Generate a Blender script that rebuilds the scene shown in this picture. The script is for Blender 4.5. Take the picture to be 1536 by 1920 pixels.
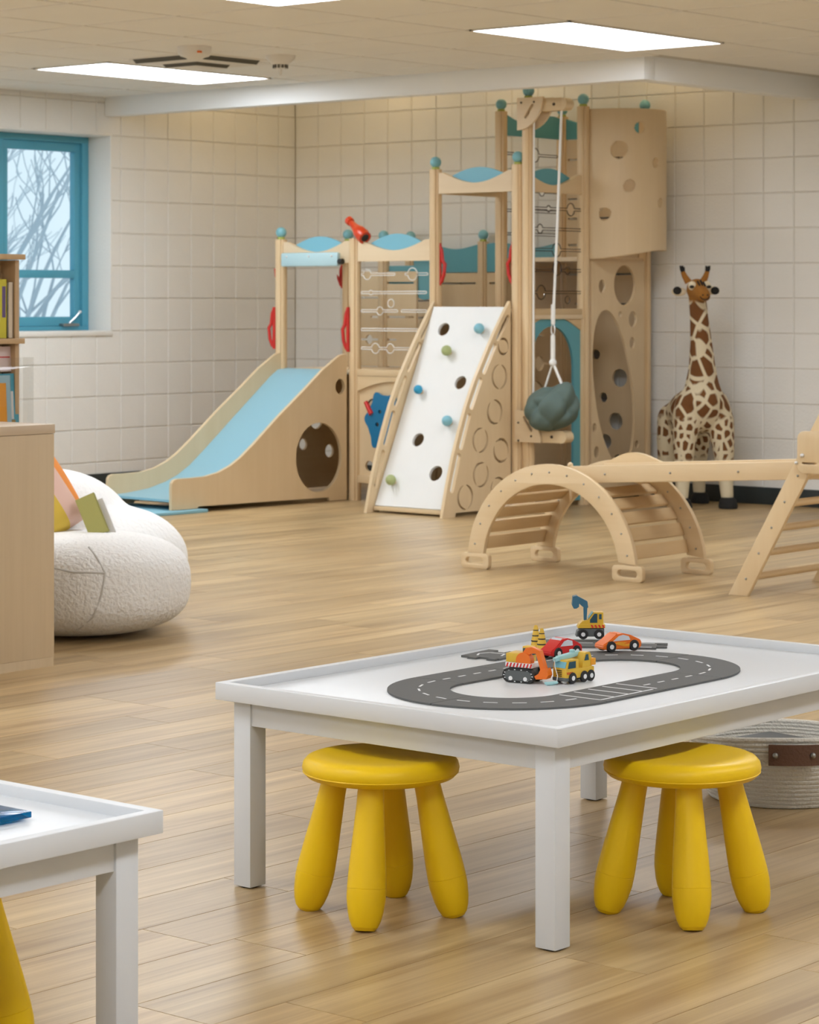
import bpy, bmesh, math, random
from mathutils import Vector, Matrix
for o in list(bpy.data.objects): bpy.data.objects.remove(o)
SC = bpy.context.scene
COL = SC.collection
PI = math.pi
R = math.radians
rnd = random.Random(7)

# ------------------------------------------------------------------ camera, world, exposure
CAMX, CAMY, CAMZ, YAW = 11.6685, -12.5631, 1.1845, 0.7036
FPX, HZ = 4764.6, 562.5
cam = bpy.data.cameras.new('camera'); camo = bpy.data.objects.new('camera', cam); COL.objects.link(camo)
camo.location = (CAMX, CAMY, CAMZ); camo.rotation_euler = (PI/2, 0, YAW)
cam.sensor_fit = 'VERTICAL'; cam.sensor_height = 30.0; cam.sensor_width = 24.0
cam.lens = FPX/1920*30.0
cam.shift_y = -(960-HZ)/1920.0
cam.clip_end = 200
cam.dof.use_dof = True; cam.dof.focus_distance = 5.1; cam.dof.aperture_fstop = 13
SC.camera = camo
SC.view_settings.view_transform = 'Standard'; SC.view_settings.look = 'None'
SC.view_settings.exposure = 0.0; SC.view_settings.gamma = 1.0; SC.view_settings.use_curve_mapping = False
W = bpy.data.worlds.new('overcast_sky'); SC.world = W; W.use_nodes = True
bg = W.node_tree.nodes['Background']; bg.inputs[0].default_value = (0.72, 0.88, 0.97, 1); bg.inputs[1].default_value = 1.1
PANEL = 15.0         # emission of the recessed ceiling panels
WARM = 12.5          # emission of the warm lamps in the play alcove

def cproj(X, Y, Z):
    dx, dy = X-CAMX, Y-CAMY
    c, s = math.cos(YAW), math.sin(YAW)
    xc = dx*c+dy*s; yc = -dx*s+dy*c
    if yc < .3: return None
    return 768+FPX*xc/yc, HZ-FPX*(Z-CAMZ)/yc, yc

# ------------------------------------------------------------------ materials
MATS = {}
def nn(nt, t, **kw):
    n = nt.nodes.new(t)
    for k, v in kw.items(): setattr(n, k, v)
    return n
def newmat(name):
    m = bpy.data.materials.new(name); m.use_nodes = True; MATS[name] = m
    return m, m.node_tree, m.node_tree.nodes['Principled BSDF']
def plain(name, col, rough=.5, metal=0, bump=0, bscale=200, spec=None, var=0, vscale=6, coat=0):
    m, nt, b = newmat(name)
    b.inputs['Base Color'].default_value = (*col, 1); b.inputs['Roughness'].default_value = rough
    b.inputs['Metallic'].default_value = metal
    if spec is not None: b.inputs['Specular IOR Level'].default_value = spec
    if coat: b.inputs['Coat Weight'].default_value = coat; b.inputs['Coat Roughness'].default_value = .15
    tc = nn(nt, 'ShaderNodeTexCoord')
    if var:
        no = nn(nt, 'ShaderNodeTexNoise'); no.inputs['Scale'].default_value = vscale; no.inputs['Detail'].default_value = 4
        nt.links.new(tc.outputs['Object'], no.inputs['Vector'])
        mx = nn(nt, 'ShaderNodeMix', data_type='RGBA')
        mx.inputs[6].default_value = (*[c*(1-var) for c in col], 1); mx.inputs[7].default_value = (*[min(1, c*(1+var)) for c in col], 1)
        nt.links.new(no.outputs['Fac'], mx.inputs[0]); nt.links.new(mx.outputs[2], b.inputs['Base Color'])
    if bump:
        no = nn(nt, 'ShaderNodeTexNoise'); no.inputs['Scale'].default_value = bscale; no.inputs['Detail'].default_value = 3
        nt.links.new(tc.outputs['Object'], no.inputs['Vector'])
        bp = nn(nt, 'ShaderNodeBump'); bp.inputs['Strength'].default_value = bump; bp.inputs['Distance'].default_value = .01
        nt.links.new(no.outputs['Fac'], bp.inputs['Height']); nt.links.new(bp.outputs['Normal'], b.inputs['Normal'])
    return m
def wood(name, light, dark, axis='Y', fine=40, rough=.45, contrast=1.0, rand=.12, island=False, along=1.2, knots=False):
    m, nt, b = newmat(name)
    tc = nn(nt, 'ShaderNodeTexCoord')
    if island:
        rn = nn(nt, 'ShaderNodeNewGeometry'); rout = rn.outputs['Random Per Island']
    else:
        rn = nn(nt, 'ShaderNodeObjectInfo'); rout = rn.outputs['Random']
    mul = nn(nt, 'ShaderNodeMath', operation='MULTIPLY'); mul.inputs[1].default_value = 37.0; nt.links.new(rout, mul.inputs[0])
    add = nn(nt, 'ShaderNodeVectorMath', operation='ADD'); nt.links.new(tc.outputs['Object'], add.inputs[0]); nt.links.new(mul.outputs[0], add.inputs[1])
    mp = nn(nt, 'ShaderNodeMapping')
    sc = {'X': (along, fine, fine), 'Y': (fine, along, fine), 'Z': (fine, fine, along)}[axis]
    mp.inputs['Scale'].default_value = sc
    nt.links.new(add.outputs[0], mp.inputs['Vector'])
    n1 = nn(nt, 'ShaderNodeTexNoise'); n1.inputs['Scale'].default_value = 1.0; n1.inputs['Detail'].default_value = 5; n1.inputs['Roughness'].default_value = .62; n1.inputs['Distortion'].default_value = .6
    nt.links.new(mp.outputs[0], n1.inputs['Vector'])
    mp2 = nn(nt, 'ShaderNodeMapping'); mp2.inputs['Scale'].default_value = tuple(v*.16 if v != along else v*.9 for v in sc)
    nt.links.new(add.outputs[0], mp2.inputs['Vector'])
    n2 = nn(nt, 'ShaderNodeTexNoise'); n2.inputs['Scale'].default_value = 1.0; n2.inputs['Detail'].default_value = 3; n2.inputs['Distortion'].default_value = 1.2
    nt.links.new(mp2.outputs[0], n2.inputs['Vector'])
    av = nn(nt, 'ShaderNodeMix', data_type='FLOAT'); av.inputs[0].default_value = .5
    nt.links.new(n1.outputs['Fac'], av.inputs[2]); nt.links.new(n2.outputs['Fac'], av.inputs[3])
    mr = nn(nt, 'ShaderNodeMapRange'); mr.inputs[1].default_value = .5-.2/contrast; mr.inputs[2].default_value = .5+.2/contrast
    nt.links.new(av.outputs[0], mr.inputs[0])
    mx = nn(nt, 'ShaderNodeMix', data_type='RGBA'); mx.inputs[6].default_value = (*dark, 1); mx.inputs[7].default_value = (*light, 1)
    nt.links.new(mr.outputs[0], mx.inputs[0])
    hv = nn(nt, 'ShaderNodeHueSaturation')
    vr = nn(nt, 'ShaderNodeMapRange'); vr.inputs[3].default_value = 1-rand; vr.inputs[4].default_value = 1+rand
    nt.links.new(rout, vr.inputs[0]); nt.links.new(vr.outputs[0], hv.inputs['Value'])
    nt.links.new(mx.outputs[2], hv.inputs['Color']); nt.links.new(hv.outputs[0], b.inputs['Base Color'])
    b.inputs['Roughness'].default_value = rough
    bp = nn(nt, 'ShaderNodeBump'); bp.inputs['Strength'].default_value = .08; bp.inputs['Distance'].default_value = .003
    nt.links.new(n1.outputs['Fac'], bp.inputs['Height']); nt.links.new(bp.outputs['Normal'], b.inputs['Normal'])
    return m
def emit(name, col, strength):
    m, nt, b = newmat(name)
    b.inputs['Base Color'].default_value = (.9, .9, .9, 1)
    b.inputs['Emission Color'].default_value = (*col, 1); b.inputs['Emission Strength'].default_value = strength
    return m
def acrylic(name, col=(.9, .95, .95), rough=.02, alpha_mix=.9, fres=1.0):
    # thin clear sheet: straight-through transparency with a glossy skin
    m, nt, b = newmat(name)
    out = nt.nodes['Material Output']; nt.nodes.remove(b)
    t = nn(nt, 'ShaderNodeBsdfTransparent'); t.inputs[0].default_value = (*col, 1)
    g = nn(nt, 'ShaderNodeBsdfGlossy'); g.inputs['Roughness'].default_value = rough
    l = nn(nt, 'ShaderNodeFresnel'); l.inputs['IOR'].default_value = 1.45
    mx = nn(nt, 'ShaderNodeMixShader')
    ge = nn(nt, 'ShaderNodeNewGeometry'); iv = nn(nt, 'ShaderNodeMath', operation='SUBTRACT'); iv.inputs[0].default_value = 1.0
    nt.links.new(ge.outputs['Backfacing'], iv.inputs[1])
    pr_ = nn(nt, 'ShaderNodeMath', operation='MULTIPLY'); nt.links.new(l.outputs[0], pr_.inputs[0]); nt.links.new(iv.outputs[0], pr_.inputs[1])
    nt.links.new(pr_.outputs[0], mx.inputs[0]); nt.links.new(t.outputs[0], mx.inputs[1]); nt.links.new(g.outputs[0], mx.inputs[2])
    nt.links.new(mx.outputs[0], out.inputs['Surface'])
    return m

OAKL, OAKD = (.57, .415, .215), (.33, .212, .095)
wood('floor_oak', OAKL, OAKD, 'Y', 42, .33, 1.55, .13, along=.9)
wood('floor_oak_rest', OAKL, OAKD, 'Y', 42, .33, 1.55, .13, island=True, along=.9)
wood('birch', (.74, .575, .36), (.68, .51, .30), 'Z', 18, .42, 1.0, .03)
wood('birch_h', (.78, .63, .43), (.71, .55, .35), 'X', 22, .42, 1.0, .03)
wood('birch_y', (.74, .565, .345), (.66, .48, .27), 'Y', 22, .42, 1.0, .03)
wood('pine_post', (.76, .59, .37), (.63, .44, .235), 'Z', 38, .4, 1.0, .05)
wood('climb_x', (.74, .58, .365), (.66, .49, .28), 'X', 26, .42, 1.0, .04)
wood('climb_y', (.70, .52, .30), (.60, .42, .22), 'Y', 26, .42, 1.0, .06)
wood('climb_z', (.74, .58, .365), (.66, .49, .28), 'Z', 26, .42, 1.0, .04)
wood('ash_veneer', (.62, .485, .315), (.55, .42, .265), 'Z', 60, .5, 1.0, .02)
wood('ash_top', (.62, .50, .37), (.55, .43, .30), 'Y', 60, .5, 1.0, .02)
wood('shelf_pine', (.60, .42, .24), (.50, .33, .17), 'Z', 30, .5, 1.0, .05)
plain('block_paint', (.80, .785, .745), .5, bump=.25, bscale=90, var=.025, vscale=5)
plain('mortar_paint', (.66, .62, .54), .7)
plain('soffit_paint', (.84, .85, .85), .6)
plain('ceiling_tile', (.84, .825, .785), .95, bump=.35, bscale=260, var=.03, vscale=3)
plain('ceiling_grid', (.50, .475, .42), .6)
plain('grid_rail', (.62, .60, .55), .5)
plain('baseboard_vinyl', (.028, .036, .038), .4)
plain('white_paint', (.655, .67, .685), .34, var=.01)
plain('window_blue', (.085, .345, .475), .35)
plain('metal', (.35, .35, .34), .35, .9)
plain('metal_pale', (.7, .7, .7), .3, .6)
acrylic('window_glass', (.97, .985, .99), .01)
acrylic('clear_acrylic', (.96, .96, .955), .03)
plain('slot_edge', (.50, .43, .34), .5)
plain('slot_dark', (.05, .03, .02), .7)
plain('yellow_plastic', (.80, .515, .006), .42, spec=.28)
plain('ball_blue', (.20, .46, .52), .35)
plain('ball_green', (.42, .47, .10), .5)
plain('sky_blue', (.20, .48, .60), .5)
plain('slide_blue', (.27, .50, .60), .38)
plain('pale_blue', (.44, .62, .66), .42)
plain('teal', (.115, .36, .42), .5)
plain('deep_blue', (.008, .17, .36), .5)
plain('mat_blue', (.24, .48, .58), .6)
plain('red', (.55, .02, .015), .35)
plain('telescope_red', (.62, .05, .01), .3)
plain('ramp_white', (.80, .80, .78), .5, var=.03, vscale=9)
plain('hold_blue', (.22, .50, .60), .4); plain('hold_green', (.38, .44, .19), .5); plain('hold_deep', (.02, .32, .55), .4)
plain('black', (.012, .012, .012), .5)
plain('rope', (.80, .79, .76), .8)
plain('canvas_green', (.105, .155, .14), .75, bump=.3, bscale=300, var=.08, vscale=14)
plain('road_grey', (.105, .105, .10), .75, bump=.15, bscale=600)
plain('road_line', (.75, .76, .76), .6)
plain('toy_yellow', (.68, .42, .035), .4); plain('toy_orange', (.78, .16, .01), .4); plain('toy_amber', (.80, .34, .02), .4)
plain('toy_red', (.62, .02, .018), .35); plain('toy_grey', (.10, .11, .11), .5); plain('toy_window', (.02, .07, .10), .25)
plain('toy_sky', (.16, .45, .55), .3); plain('toy_steel_blue', (.035, .14, .22), .4); plain('toy_mint', (.34, .60, .62), .4)
plain('toy_silver', (.62, .65, .70), .3); plain('toy_white', (.8, .8, .8), .4)
plain('tyre', (.014, .014, .014), .6)
plain('basket_rope', (.72, .69, .62), .9, bump=.5, bscale=180, var=.06, vscale=30)
plain('leather', (.13, .06, .034), .5, bump=.2, bscale=150, var=.1, vscale=20)
plain('dark_box', (.02, .022, .025), .4)
plain('sherpa', (.80, .79, .77), .95, bump=1.0, bscale=70, var=.03, vscale=40)
plain('sherpa_light', (.82, .82, .81), .95, bump=.6, bscale=60)
plain('seam', (.55, .54, .52), .9)
plain('cushion_yellow', (.68, .48, .07), .8); plain('cushion_orange', (.78, .27, .05), .8); plain('cushion_pink', (.72, .49, .41), .8)
plain('paper', (.78, .76, .72), .8)
plain('book_olive', (.36, .34, .10), .5); plain('book_floral', (.74, .72, .69), .6); plain('book_yellow', (.62, .56, .04), .45)
plain('book_blue', (.06, .36, .52), .45); plain('book_sky', (.36, .56, .68), .45); plain('book_orange', (.82, .34, .01), .45)
plain('book_pink', (.70, .56, .54), .5); plain('book_cream', (.66, .56, .44), .6); plain('book_white', (.75, .74, .74), .5)
plain('book_green', (.16, .30, .06), .5); plain('book_violet', (.12, .08, .22), .5); plain('book_brown', (.33, .20, .05), .5)
plain('smoke_white', (.74, .71, .66), .5)
plain('vent_dark', (.10, .095, .08), .7)
plain('hoof_black', (.012, .011, .01), .9)
plain('plush_brown', (.33, .13, .018), .9); plain('plush_cream', (.72, .62, .44), .95)
plain('bark_hazy', (.50, .57, .62), .9); plain('snow', (.78, .83, .88), .8)  # bark paled to bluish grey, painting in the outdoor haze
emit('panel_glow', (.905, .97, 1.055), PANEL)
emit('warm_glow', (1.0, .72, .36), WARM)
m, nt, b = newmat('blue_plastic'); b.inputs['Base Color'].default_value = (.0, .22, .50, 1); b.inputs['Roughness'].default_value = .12
b.inputs['Transmission Weight'].default_value = .75; b.inputs['IOR'].default_value = 1.3
m, nt, b = newmat('teal_plastic'); b.inputs['Base Color'].default_value = (.05, .45, .38, 1); b.inputs['Roughness'].default_value = .12
b.inputs['Transmission Weight'].default_value = .7; b.inputs['IOR'].default_value = 1.3

def giraffe_mat():
    m, nt, b = newmat('giraffe_plush'); b.inputs['Roughness'].default_value = .95
    tc = nn(nt, 'ShaderNodeTexCoord'); sp = nn(nt, 'ShaderNodeSeparateXYZ'); nt.links.new(tc.outputs['Object'], sp.inputs[0])
    def vor(scale, thr, sq):
        mp = nn(nt, 'ShaderNodeMapping'); mp.inputs['Scale'].default_value = (scale, scale, scale*sq); nt.links.new(tc.outputs['Object'], mp.inputs[0])
        v = nn(nt, 'ShaderNodeTexVoronoi', feature='DISTANCE_TO_EDGE'); v.inputs['Scale'].default_value = 1; v.inputs['Randomness'].default_value = .8
        nt.links.new(mp.outputs[0], v.inputs['Vector'])
        g = nn(nt, 'ShaderNodeMapRange'); g.inputs[1].default_value = thr; g.inputs[2].default_value = thr+.05
        nt.links.new(v.outputs['Distance'], g.inputs[0]); return g.outputs[0]
    big = vor(13.0, .075, .8); small = vor(22, .15, .8)
    sel = nn(nt, 'ShaderNodeMapRange'); sel.inputs[1].default_value = .50; sel.inputs[2].default_value = .53; nt.links.new(sp.outputs['Z'], sel.inputs[0])
    mx = nn(nt, 'ShaderNodeMix', data_type='FLOAT'); nt.links.new(sel.outputs[0], mx.inputs[0]); nt.links.new(small, mx.inputs[2]); nt.links.new(big, mx.inputs[3])
    lo = nn(nt, 'ShaderNodeMapRange'); lo.inputs[1].default_value = .26; lo.inputs[2].default_value = .29; nt.links.new(sp.outputs['Z'], lo.inputs[0])
    f = nn(nt, 'ShaderNodeMath', operation='MULTIPLY'); nt.links.new(mx.outputs[0], f.inputs[0]); nt.links.new(lo.outputs[0], f.inputs[1])
    hd = nn(nt, 'ShaderNodeMapRange'); hd.inputs[1].default_value = 1.165; hd.inputs[2].default_value = 1.185; nt.links.new(sp.outputs['Z'], hd.inputs[0])
    c1 = nn(nt, 'ShaderNodeMix', data_type='RGBA'); c1.inputs[6].default_value = (.70, .60, .41, 1); c1.inputs[7].default_value = (.165, .062, .014, 1)
    nt.links.new(f.outputs[0], c1.inputs[0])
    c2 = nn(nt, 'ShaderNodeMix', data_type='RGBA'); c2.inputs[7].default_value = (.33, .135, .02, 1)
    nt.links.new(hd.outputs[0], c2.inputs[0]); nt.links.new(c1.outputs[2], c2.inputs[6]); nt.links.new(c2.outputs[2], b.inputs['Base Color'])
    no = nn(nt, 'ShaderNodeTexNoise'); no.inputs['Scale'].default_value = 220; nt.links.new(tc.outputs['Object'], no.inputs['Vector'])
    bp = nn(nt, 'ShaderNodeBump'); bp.inputs['Strength'].default_value = .5; bp.inputs['Distance'].default_value = .01
    nt.links.new(no.outputs['Fac'], bp.inputs['Height']); nt.links.new(bp.outputs['Normal'], b.inputs['Normal'])
giraffe_mat()

# ------------------------------------------------------------------ mesh helpers
class MB:
    def __init__(s): s.v = []; s.f = []
    def add(s, vs, fs):
        n = len(s.v); s.v += [tuple(v) for v in vs]; s.f += [tuple(i+n for i in f) for f in fs]; return s
    def box(s, x0, x1, y0, y1, z0, z1, b=0, M=None):
        if x0 > x1: x0, x1 = x1, x0
        if y0 > y1: y0, y1 = y1, y0
        if z0 > z1: z0, z1 = z1, z0
        if b <= 0:
            vs = [(x, y, z) for x in (x0, x1) for y in (y0, y1) for z in (z0, z1)]
            fs = [(0,1,3,2), (4,6,7,5), (0,4,5,1), (2,3,7,6), (0,2,6,4), (1,5,7,3)]
        else:
            b = min(b, (x1-x0)*.45, (y1-y0)*.45, (z1-z0)*.45)
            bm = bmesh.new()
            vv = [bm.verts.new((x, y, z)) for x in (x0, x1) for y in (y0, y1) for z in (z0, z1)]
            for q in [(0,1,3,2), (4,6,7,5), (0,4,5,1), (2,3,7,6), (0,2,6,4), (1,5,7,3)]: bm.faces.new([vv[i] for i in q])
            bmesh.ops.bevel(bm, geom=bm.edges[:], offset=b, segments=2, affect='EDGES', profile=.5)
            bm.verts.index_update(); vs = [v.co.copy() for v in bm.verts]; fs = [[v.index for v in f.verts] for f in bm.faces]; bm.free()
        if M is not None: vs = [M @ Vector(v) for v in vs]
        return s.add(vs, fs)
    def obox(s, c, d, M, b=0):       # box centred at c, dims d, rotated by 3x3/4x4 M
        T = Matrix.Translation(c) @ M.to_4x4()
        return s.box(-d[0]/2, d[0]/2, -d[1]/2, d[1]/2, -d[2]/2, d[2]/2, b, T)
    def tube(s, pts, r, n=10, cap=True, M=None):
        pts = [Vector(p) for p in pts]; rs = r if isinstance(r, (list, tuple)) else [r]*len(pts)
        vs = []; fs = []
        t0 = (pts[1]-pts[0]).normalized()
        up = Vector((0,0,1)) if abs(t0.z) < .9 else Vector((1,0,0))
        u = t0.cross(up).normalized()
        for i, p in enumerate(pts):
            if i == 0: t = pts[1]-pts[0]
            elif i == len(pts)-1: t = pts[-1]-pts[-2]
            else: t = (pts[i+1]-p).normalized()+(p-pts[i-1]).normalized()
            t = t.normalized() if t.length > 1e-9 else t0
            u = (u-t*u.dot(t)).normalized(); w = t.cross(u)
            for k in range(n):
                a = 2*PI*k/n; vs.append(p+(u*math.cos(a)+w*math.sin(a))*rs[i])
        for i in range(len(pts)-1):
            for k in range(n):
                a = i*n+k; b_ = i*n+(k+1) % n; fs.append((a, b_, b_+n, a+n))
        if cap: fs.append(tuple(range(n-1, -1, -1))); fs.append(tuple(range((len(pts)-1)*n, len(pts)*n)))
        if M is not None: vs = [M @ v for v in vs]
        return s.add(vs, fs)
    def lathe(s, prof, n=32, c=(0,0,0), M=None, sx=1, sy=1):
        vs = []; fs = []
        for r, z in prof:
            for k in range(n):
                a = 2*PI*k/n; vs.append(Vector((c[0]+r*math.cos(a)*sx, c[1]+r*math.sin(a)*sy, c[2]+z)))
        for i in range(len(prof)-1):
            for k in range(n):
                a = i*n+k; b_ = i*n+(k+1) % n; fs.append((a, b_, b_+n, a+n))
        if prof[0][0] > 1e-5: fs.append(tuple(range(n-1, -1, -1)))
        if prof[-1][0] > 1e-5: fs.append(tuple(range((len(prof)-1)*n, len(prof)*n)))
        if M is not None: vs = [M @ v for v in vs]
        return s.add(vs, fs)
    def ball(s, c, r, n=20, m=12, sc=(1,1,1), M=None):
        vs = []; fs = []
        for i in range(m+1):
            a = PI*i/m
            for k in range(n):
                p = 2*PI*k/n; vs.append(Vector((c[0]+r*sc[0]*math.sin(a)*math.cos(p), c[1]+r*sc[1]*math.sin(a)*math.sin(p), c[2]+r*sc[2]*math.cos(a))))
        for i in range(m):
            for k in range(n):
                a = i*n+k; b_ = i*n+(k+1) % n; fs.append((a, a+n, b_+n, b_))
        if M is not None: vs = [M @ v for v in vs]
        return s.add(vs, fs)
    def superball(s, c, rad, e1=.7, e2=1.0, n=48, m=28):
        vs = []; fs = []
        pw = lambda v, e: math.copysign(abs(v)**e, v)
        for i in range(m+1):
            a = PI*i/m
            for k in range(n):
                p = 2*PI*k/n; r = pw(math.sin(a), e1)
                vs.append((c[0]+rad[0]*r*pw(math.cos(p), e2), c[1]+rad[1]*r*pw(math.sin(p), e2), c[2]+rad[2]*pw(math.cos(a), e1)))
        for i in range(m):
            for k in range(n):
                a = i*n+k; b_ = i*n+(k+1) % n; fs.append((a, a+n, b_+n, b_))
        return s.add(vs, fs)
    def prism(s, poly, h0, h1, F):   # 2-D polygon extruded; F(x,y,h)->3-D
        n = len(poly)
        vs = [F(x, y, h0) for x, y in poly]+[F(x, y, h1) for x, y in poly]
        fs = [tuple(range(n-1, -1, -1)), tuple(range(n, 2*n))]+[(i, (i+1) % n, (i+1) % n+n, i+n) for i in range(n)]
        return s.add(vs, fs)
    def mesh(s, name):
        me = bpy.data.meshes.new(name); me.from_pydata([tuple(v) for v in s.v], [], s.f); me.update()
        bm = bmesh.new(); bm.from_mesh(me); bmesh.ops.remove_doubles(bm, verts=bm.verts, dist=1e-6)
        bmesh.ops.recalc_face_normals(bm, faces=bm.faces); bm.to_mesh(me); bm.free()
        smooth(me); return me
def smooth(me, ang=38):
    me.shade_smooth(); me.set_sharp_from_angle(angle=R(ang))
def wloc(o):
    v = Vector((0,0,0))
    while o is not None: v += o.location; o = o.parent
    return v
def put(name, me, mat, parent=None, world=True):
    o = bpy.data.objects.new(name, me); COL.objects.link(o)
    if mat is not None and len(me.materials) == 0: me.materials.append(MATS[mat])
    if parent is not None:
        o.parent = parent
        if world:
            me.transform(Matrix.Translation(-wloc(parent)))
    return o
def obj(name, mb, mat, parent=None, world=True):
    return put(name, mb.mesh(name) if isinstance(mb, MB) else mb, mat, parent, world)
def tag(o, label, cat, group=None):
    o['label'] = label; o['category'] = cat
    if group: o['group'] = group
    return o
def thing(name, label, cat, loc=(0,0,0), rz=0, group=None):
    o = bpy.data.objects.new(name, None); COL.objects.link(o); o.location = loc; o.rotation_euler = (0,0,rz); o.empty_display_size = .1
    return tag(o, label, cat, group)
def struct(name, mb, mat, parent=None):
    o = obj(name, mb, mat, parent)
    if parent is None: o['kind'] = 'structure'
    return o
def copy_tree(o, parent=None):
    c = o.copy(); COL.objects.link(c)
    if parent is not None: c.parent = parent
    for ch in o.children: copy_tree(ch, c)
    return c
def circ(cx, cy, r, n=28, ry=None, rot=0):
    ry = r if ry is None else ry; out = []
    for k in range(n):
        a = 2*PI*k/n; x, y = r*math.cos(a), ry*math.sin(a)
        out.append((cx+x*math.cos(rot)-y*math.sin(rot), cy+x*math.sin(rot)+y*math.cos(rot)))
    return out
def rect(x0, x1, y0, y1): return [(x0,y0), (x1,y0), (x1,y1), (x0,y1)]
def rrect(x0, x1, y0, y1, r, n=5):
    out = []
    for cx, cy, a0 in ((x1-r,y1-r,0), (x0+r,y1-r,90), (x0+r,y0+r,180), (x1-r,y0+r,270)):
        for k in range(n+1):
            a = R(a0+90*k/n); out.append((cx+r*math.cos(a), cy+r*math.sin(a)))
    return out
def slot(p, q, w, n=6):              # stadium shape from p to q
    d = Vector((q[0]-p[0], q[1]-p[1])).normalized(); a0 = math.atan2(d.y, d.x); out = []
    for k in range(n+1):
        a = a0-PI/2+PI*k/n; out.append((q[0]+w*math.cos(a), q[1]+w*math.sin(a)))
    for k in range(n+1):
        a = a0+PI/2+PI*k/n; out.append((p[0]+w*math.cos(a), p[1]+w*math.sin(a)))
    return out
def beadslot(x0, x1, z, w, beads):
    lo, hi = [], []
    for xc, r in sorted(beads):
        h = math.sqrt(max(1e-9, r*r-w*w)); a0 = math.asin(min(1, w/r))
        for k in range(11):
            a = PI+a0+(PI-2*a0)*k/10; lo.append((xc+r*math.cos(a), z+r*math.sin(a)))
        for k in range(11):
            a = PI-a0-(PI-2*a0)*k/10; hi.append((xc+r*math.cos(a), z+r*math.sin(a)))
    cap = lambda cx, a0: [(cx+w*math.cos(a0+PI*k/6), z+w*math.sin(a0+PI*k/6)) for k in range(7)]
    return lo+cap(x1, -PI/2)+hi[::-1]+cap(x0, PI/2)
def sheet(outline, holes, thick, O, U, V, bev=0.0):
    """flat board with cut-outs: 2-D outline + holes in (U,V) at origin O, thickness centred"""
    cu = bpy.data.curves.new('sheet', 'CURVE'); cu.dimensions = '2D'; cu.fill_mode = 'BOTH'; cu.extrude = thick/2-bev
    if bev: cu.bevel_depth = bev; cu.bevel_resolution = 1; cu.offset = -bev
    for poly in [outline]+list(holes):
        sp = cu.splines.new('POLY'); sp.points.add(len(poly)-1); sp.use_cyclic_u = True
        for p, (x, y) in zip(sp.points, poly): p.co = (x, y, 0, 1)
    to = bpy.data.objects.new('sheet', cu)
    me = bpy.data.meshes.new_from_object(to)
    bpy.data.objects.remove(to); bpy.data.curves.remove(cu)
    U = Vector(U).normalized(); V = Vector(V).normalized(); N = U.cross(V)
    M = Matrix(((U.x, V.x, N.x, O[0]), (U.y, V.y, N.y, O[1]), (U.z, V.z, N.z, O[2]), (0,0,0,1)))
    me.transform(M)
    bm = bmesh.new(); bm.from_mesh(me); bmesh.ops.remove_doubles(bm, verts=bm.verts, dist=1e-5); bm.to_mesh(me); bm.free()
    me.materials.clear()
    smooth(me, 30); return me
XA, YA, ZA = (1,0,0), (0,1,0), (0,0,1)
def Rz(a): return Matrix.Rotation(a, 3, 'Z')

# ------------------------------------------------------------------ room shell
RX, RY = 13.0, -14.5                  # far right and front limits of the room
ZC, ZA2 = 2.44, 3.02                  # tile ceiling, raised alcove ceiling
BX, BY = 4.08, -1.74                  # soffit corner
# floor ---------------------------------------------------------
fl = struct('floor', MB().box(0, RX, RY, 0, -.06, -.004), 'floor_oak')
PW, PL = .182, 1.22
planks = []
nrow = int(RX/PW)+1
for i in range(nrow):
    x0 = i*PW; x1 = min(RX, x0+PW)
    y = -rnd.random()*PL
    edges = [0.0]
    while y > RY: edges.append(y); y -= PL
    edges.append(RY)
    for a, b_ in zip(edges[:-1], edges[1:]):
        if a-b_ > .02: planks.append((x0, x1, b_, a))
def score(p):
    cx, cy = (p[0]+p[1])/2, (p[2]+p[3])/2
    q = cproj(cx, cy, 0)
    if q is None: return 0
    x, y, d = q
    if x < -250 or x > 1786 or y < 860 or y > 2250: return 0
    return 1/d**3
planks.sort(key=score, reverse=True)
pm = {}
def plank_mesh(w, l):
    k = (round(w, 3), round(l, 3))
    if k not in pm:
        g, c, t = .0004, .0007, .003
        x, y = w/2-g, l/2-g
        vs = [(-x,-y,-t), (x,-y,-t), (x,y,-t), (-x,y,-t), (-x+c,-y+c,0), (x-c,-y+c,0), (x-c,y-c,0), (-x+c,y-c,0)]
        pm[k] = (vs, [(4,5,6,7), (0,1,5,4), (1,2,6,5), (2,3,7,6), (3,0,4,7)])
    return pm[k]
pmesh = {}
rest = MB()
for n, p in enumerate(planks):
    w, l = p[1]-p[0], p[3]-p[2]; vs, fs = plank_mesh(w, l)
    cx, cy = (p[0]+p[1])/2, (p[2]+p[3])/2
    if n < 300 and score(p) > 0:
        k = (round(w, 3), round(l, 3))
        if k not in pmesh:
            me = bpy.data.meshes.new('plank'); me.from_pydata(vs, [], fs); me.materials.append(MATS['floor_oak']); pmesh[k] = me
        o = bpy.data.objects.new('plank', pmesh[k]); COL.objects.link(o); o.parent = fl; o.location = (cx, cy, 0)
    else:
        rest.add([(v[0]+cx, v[1]+cy, v[2]) for v in vs], fs)
o = obj('plank_rows', rest, 'floor_oak_rest', fl); o['kind'] = 'stuff'

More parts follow.
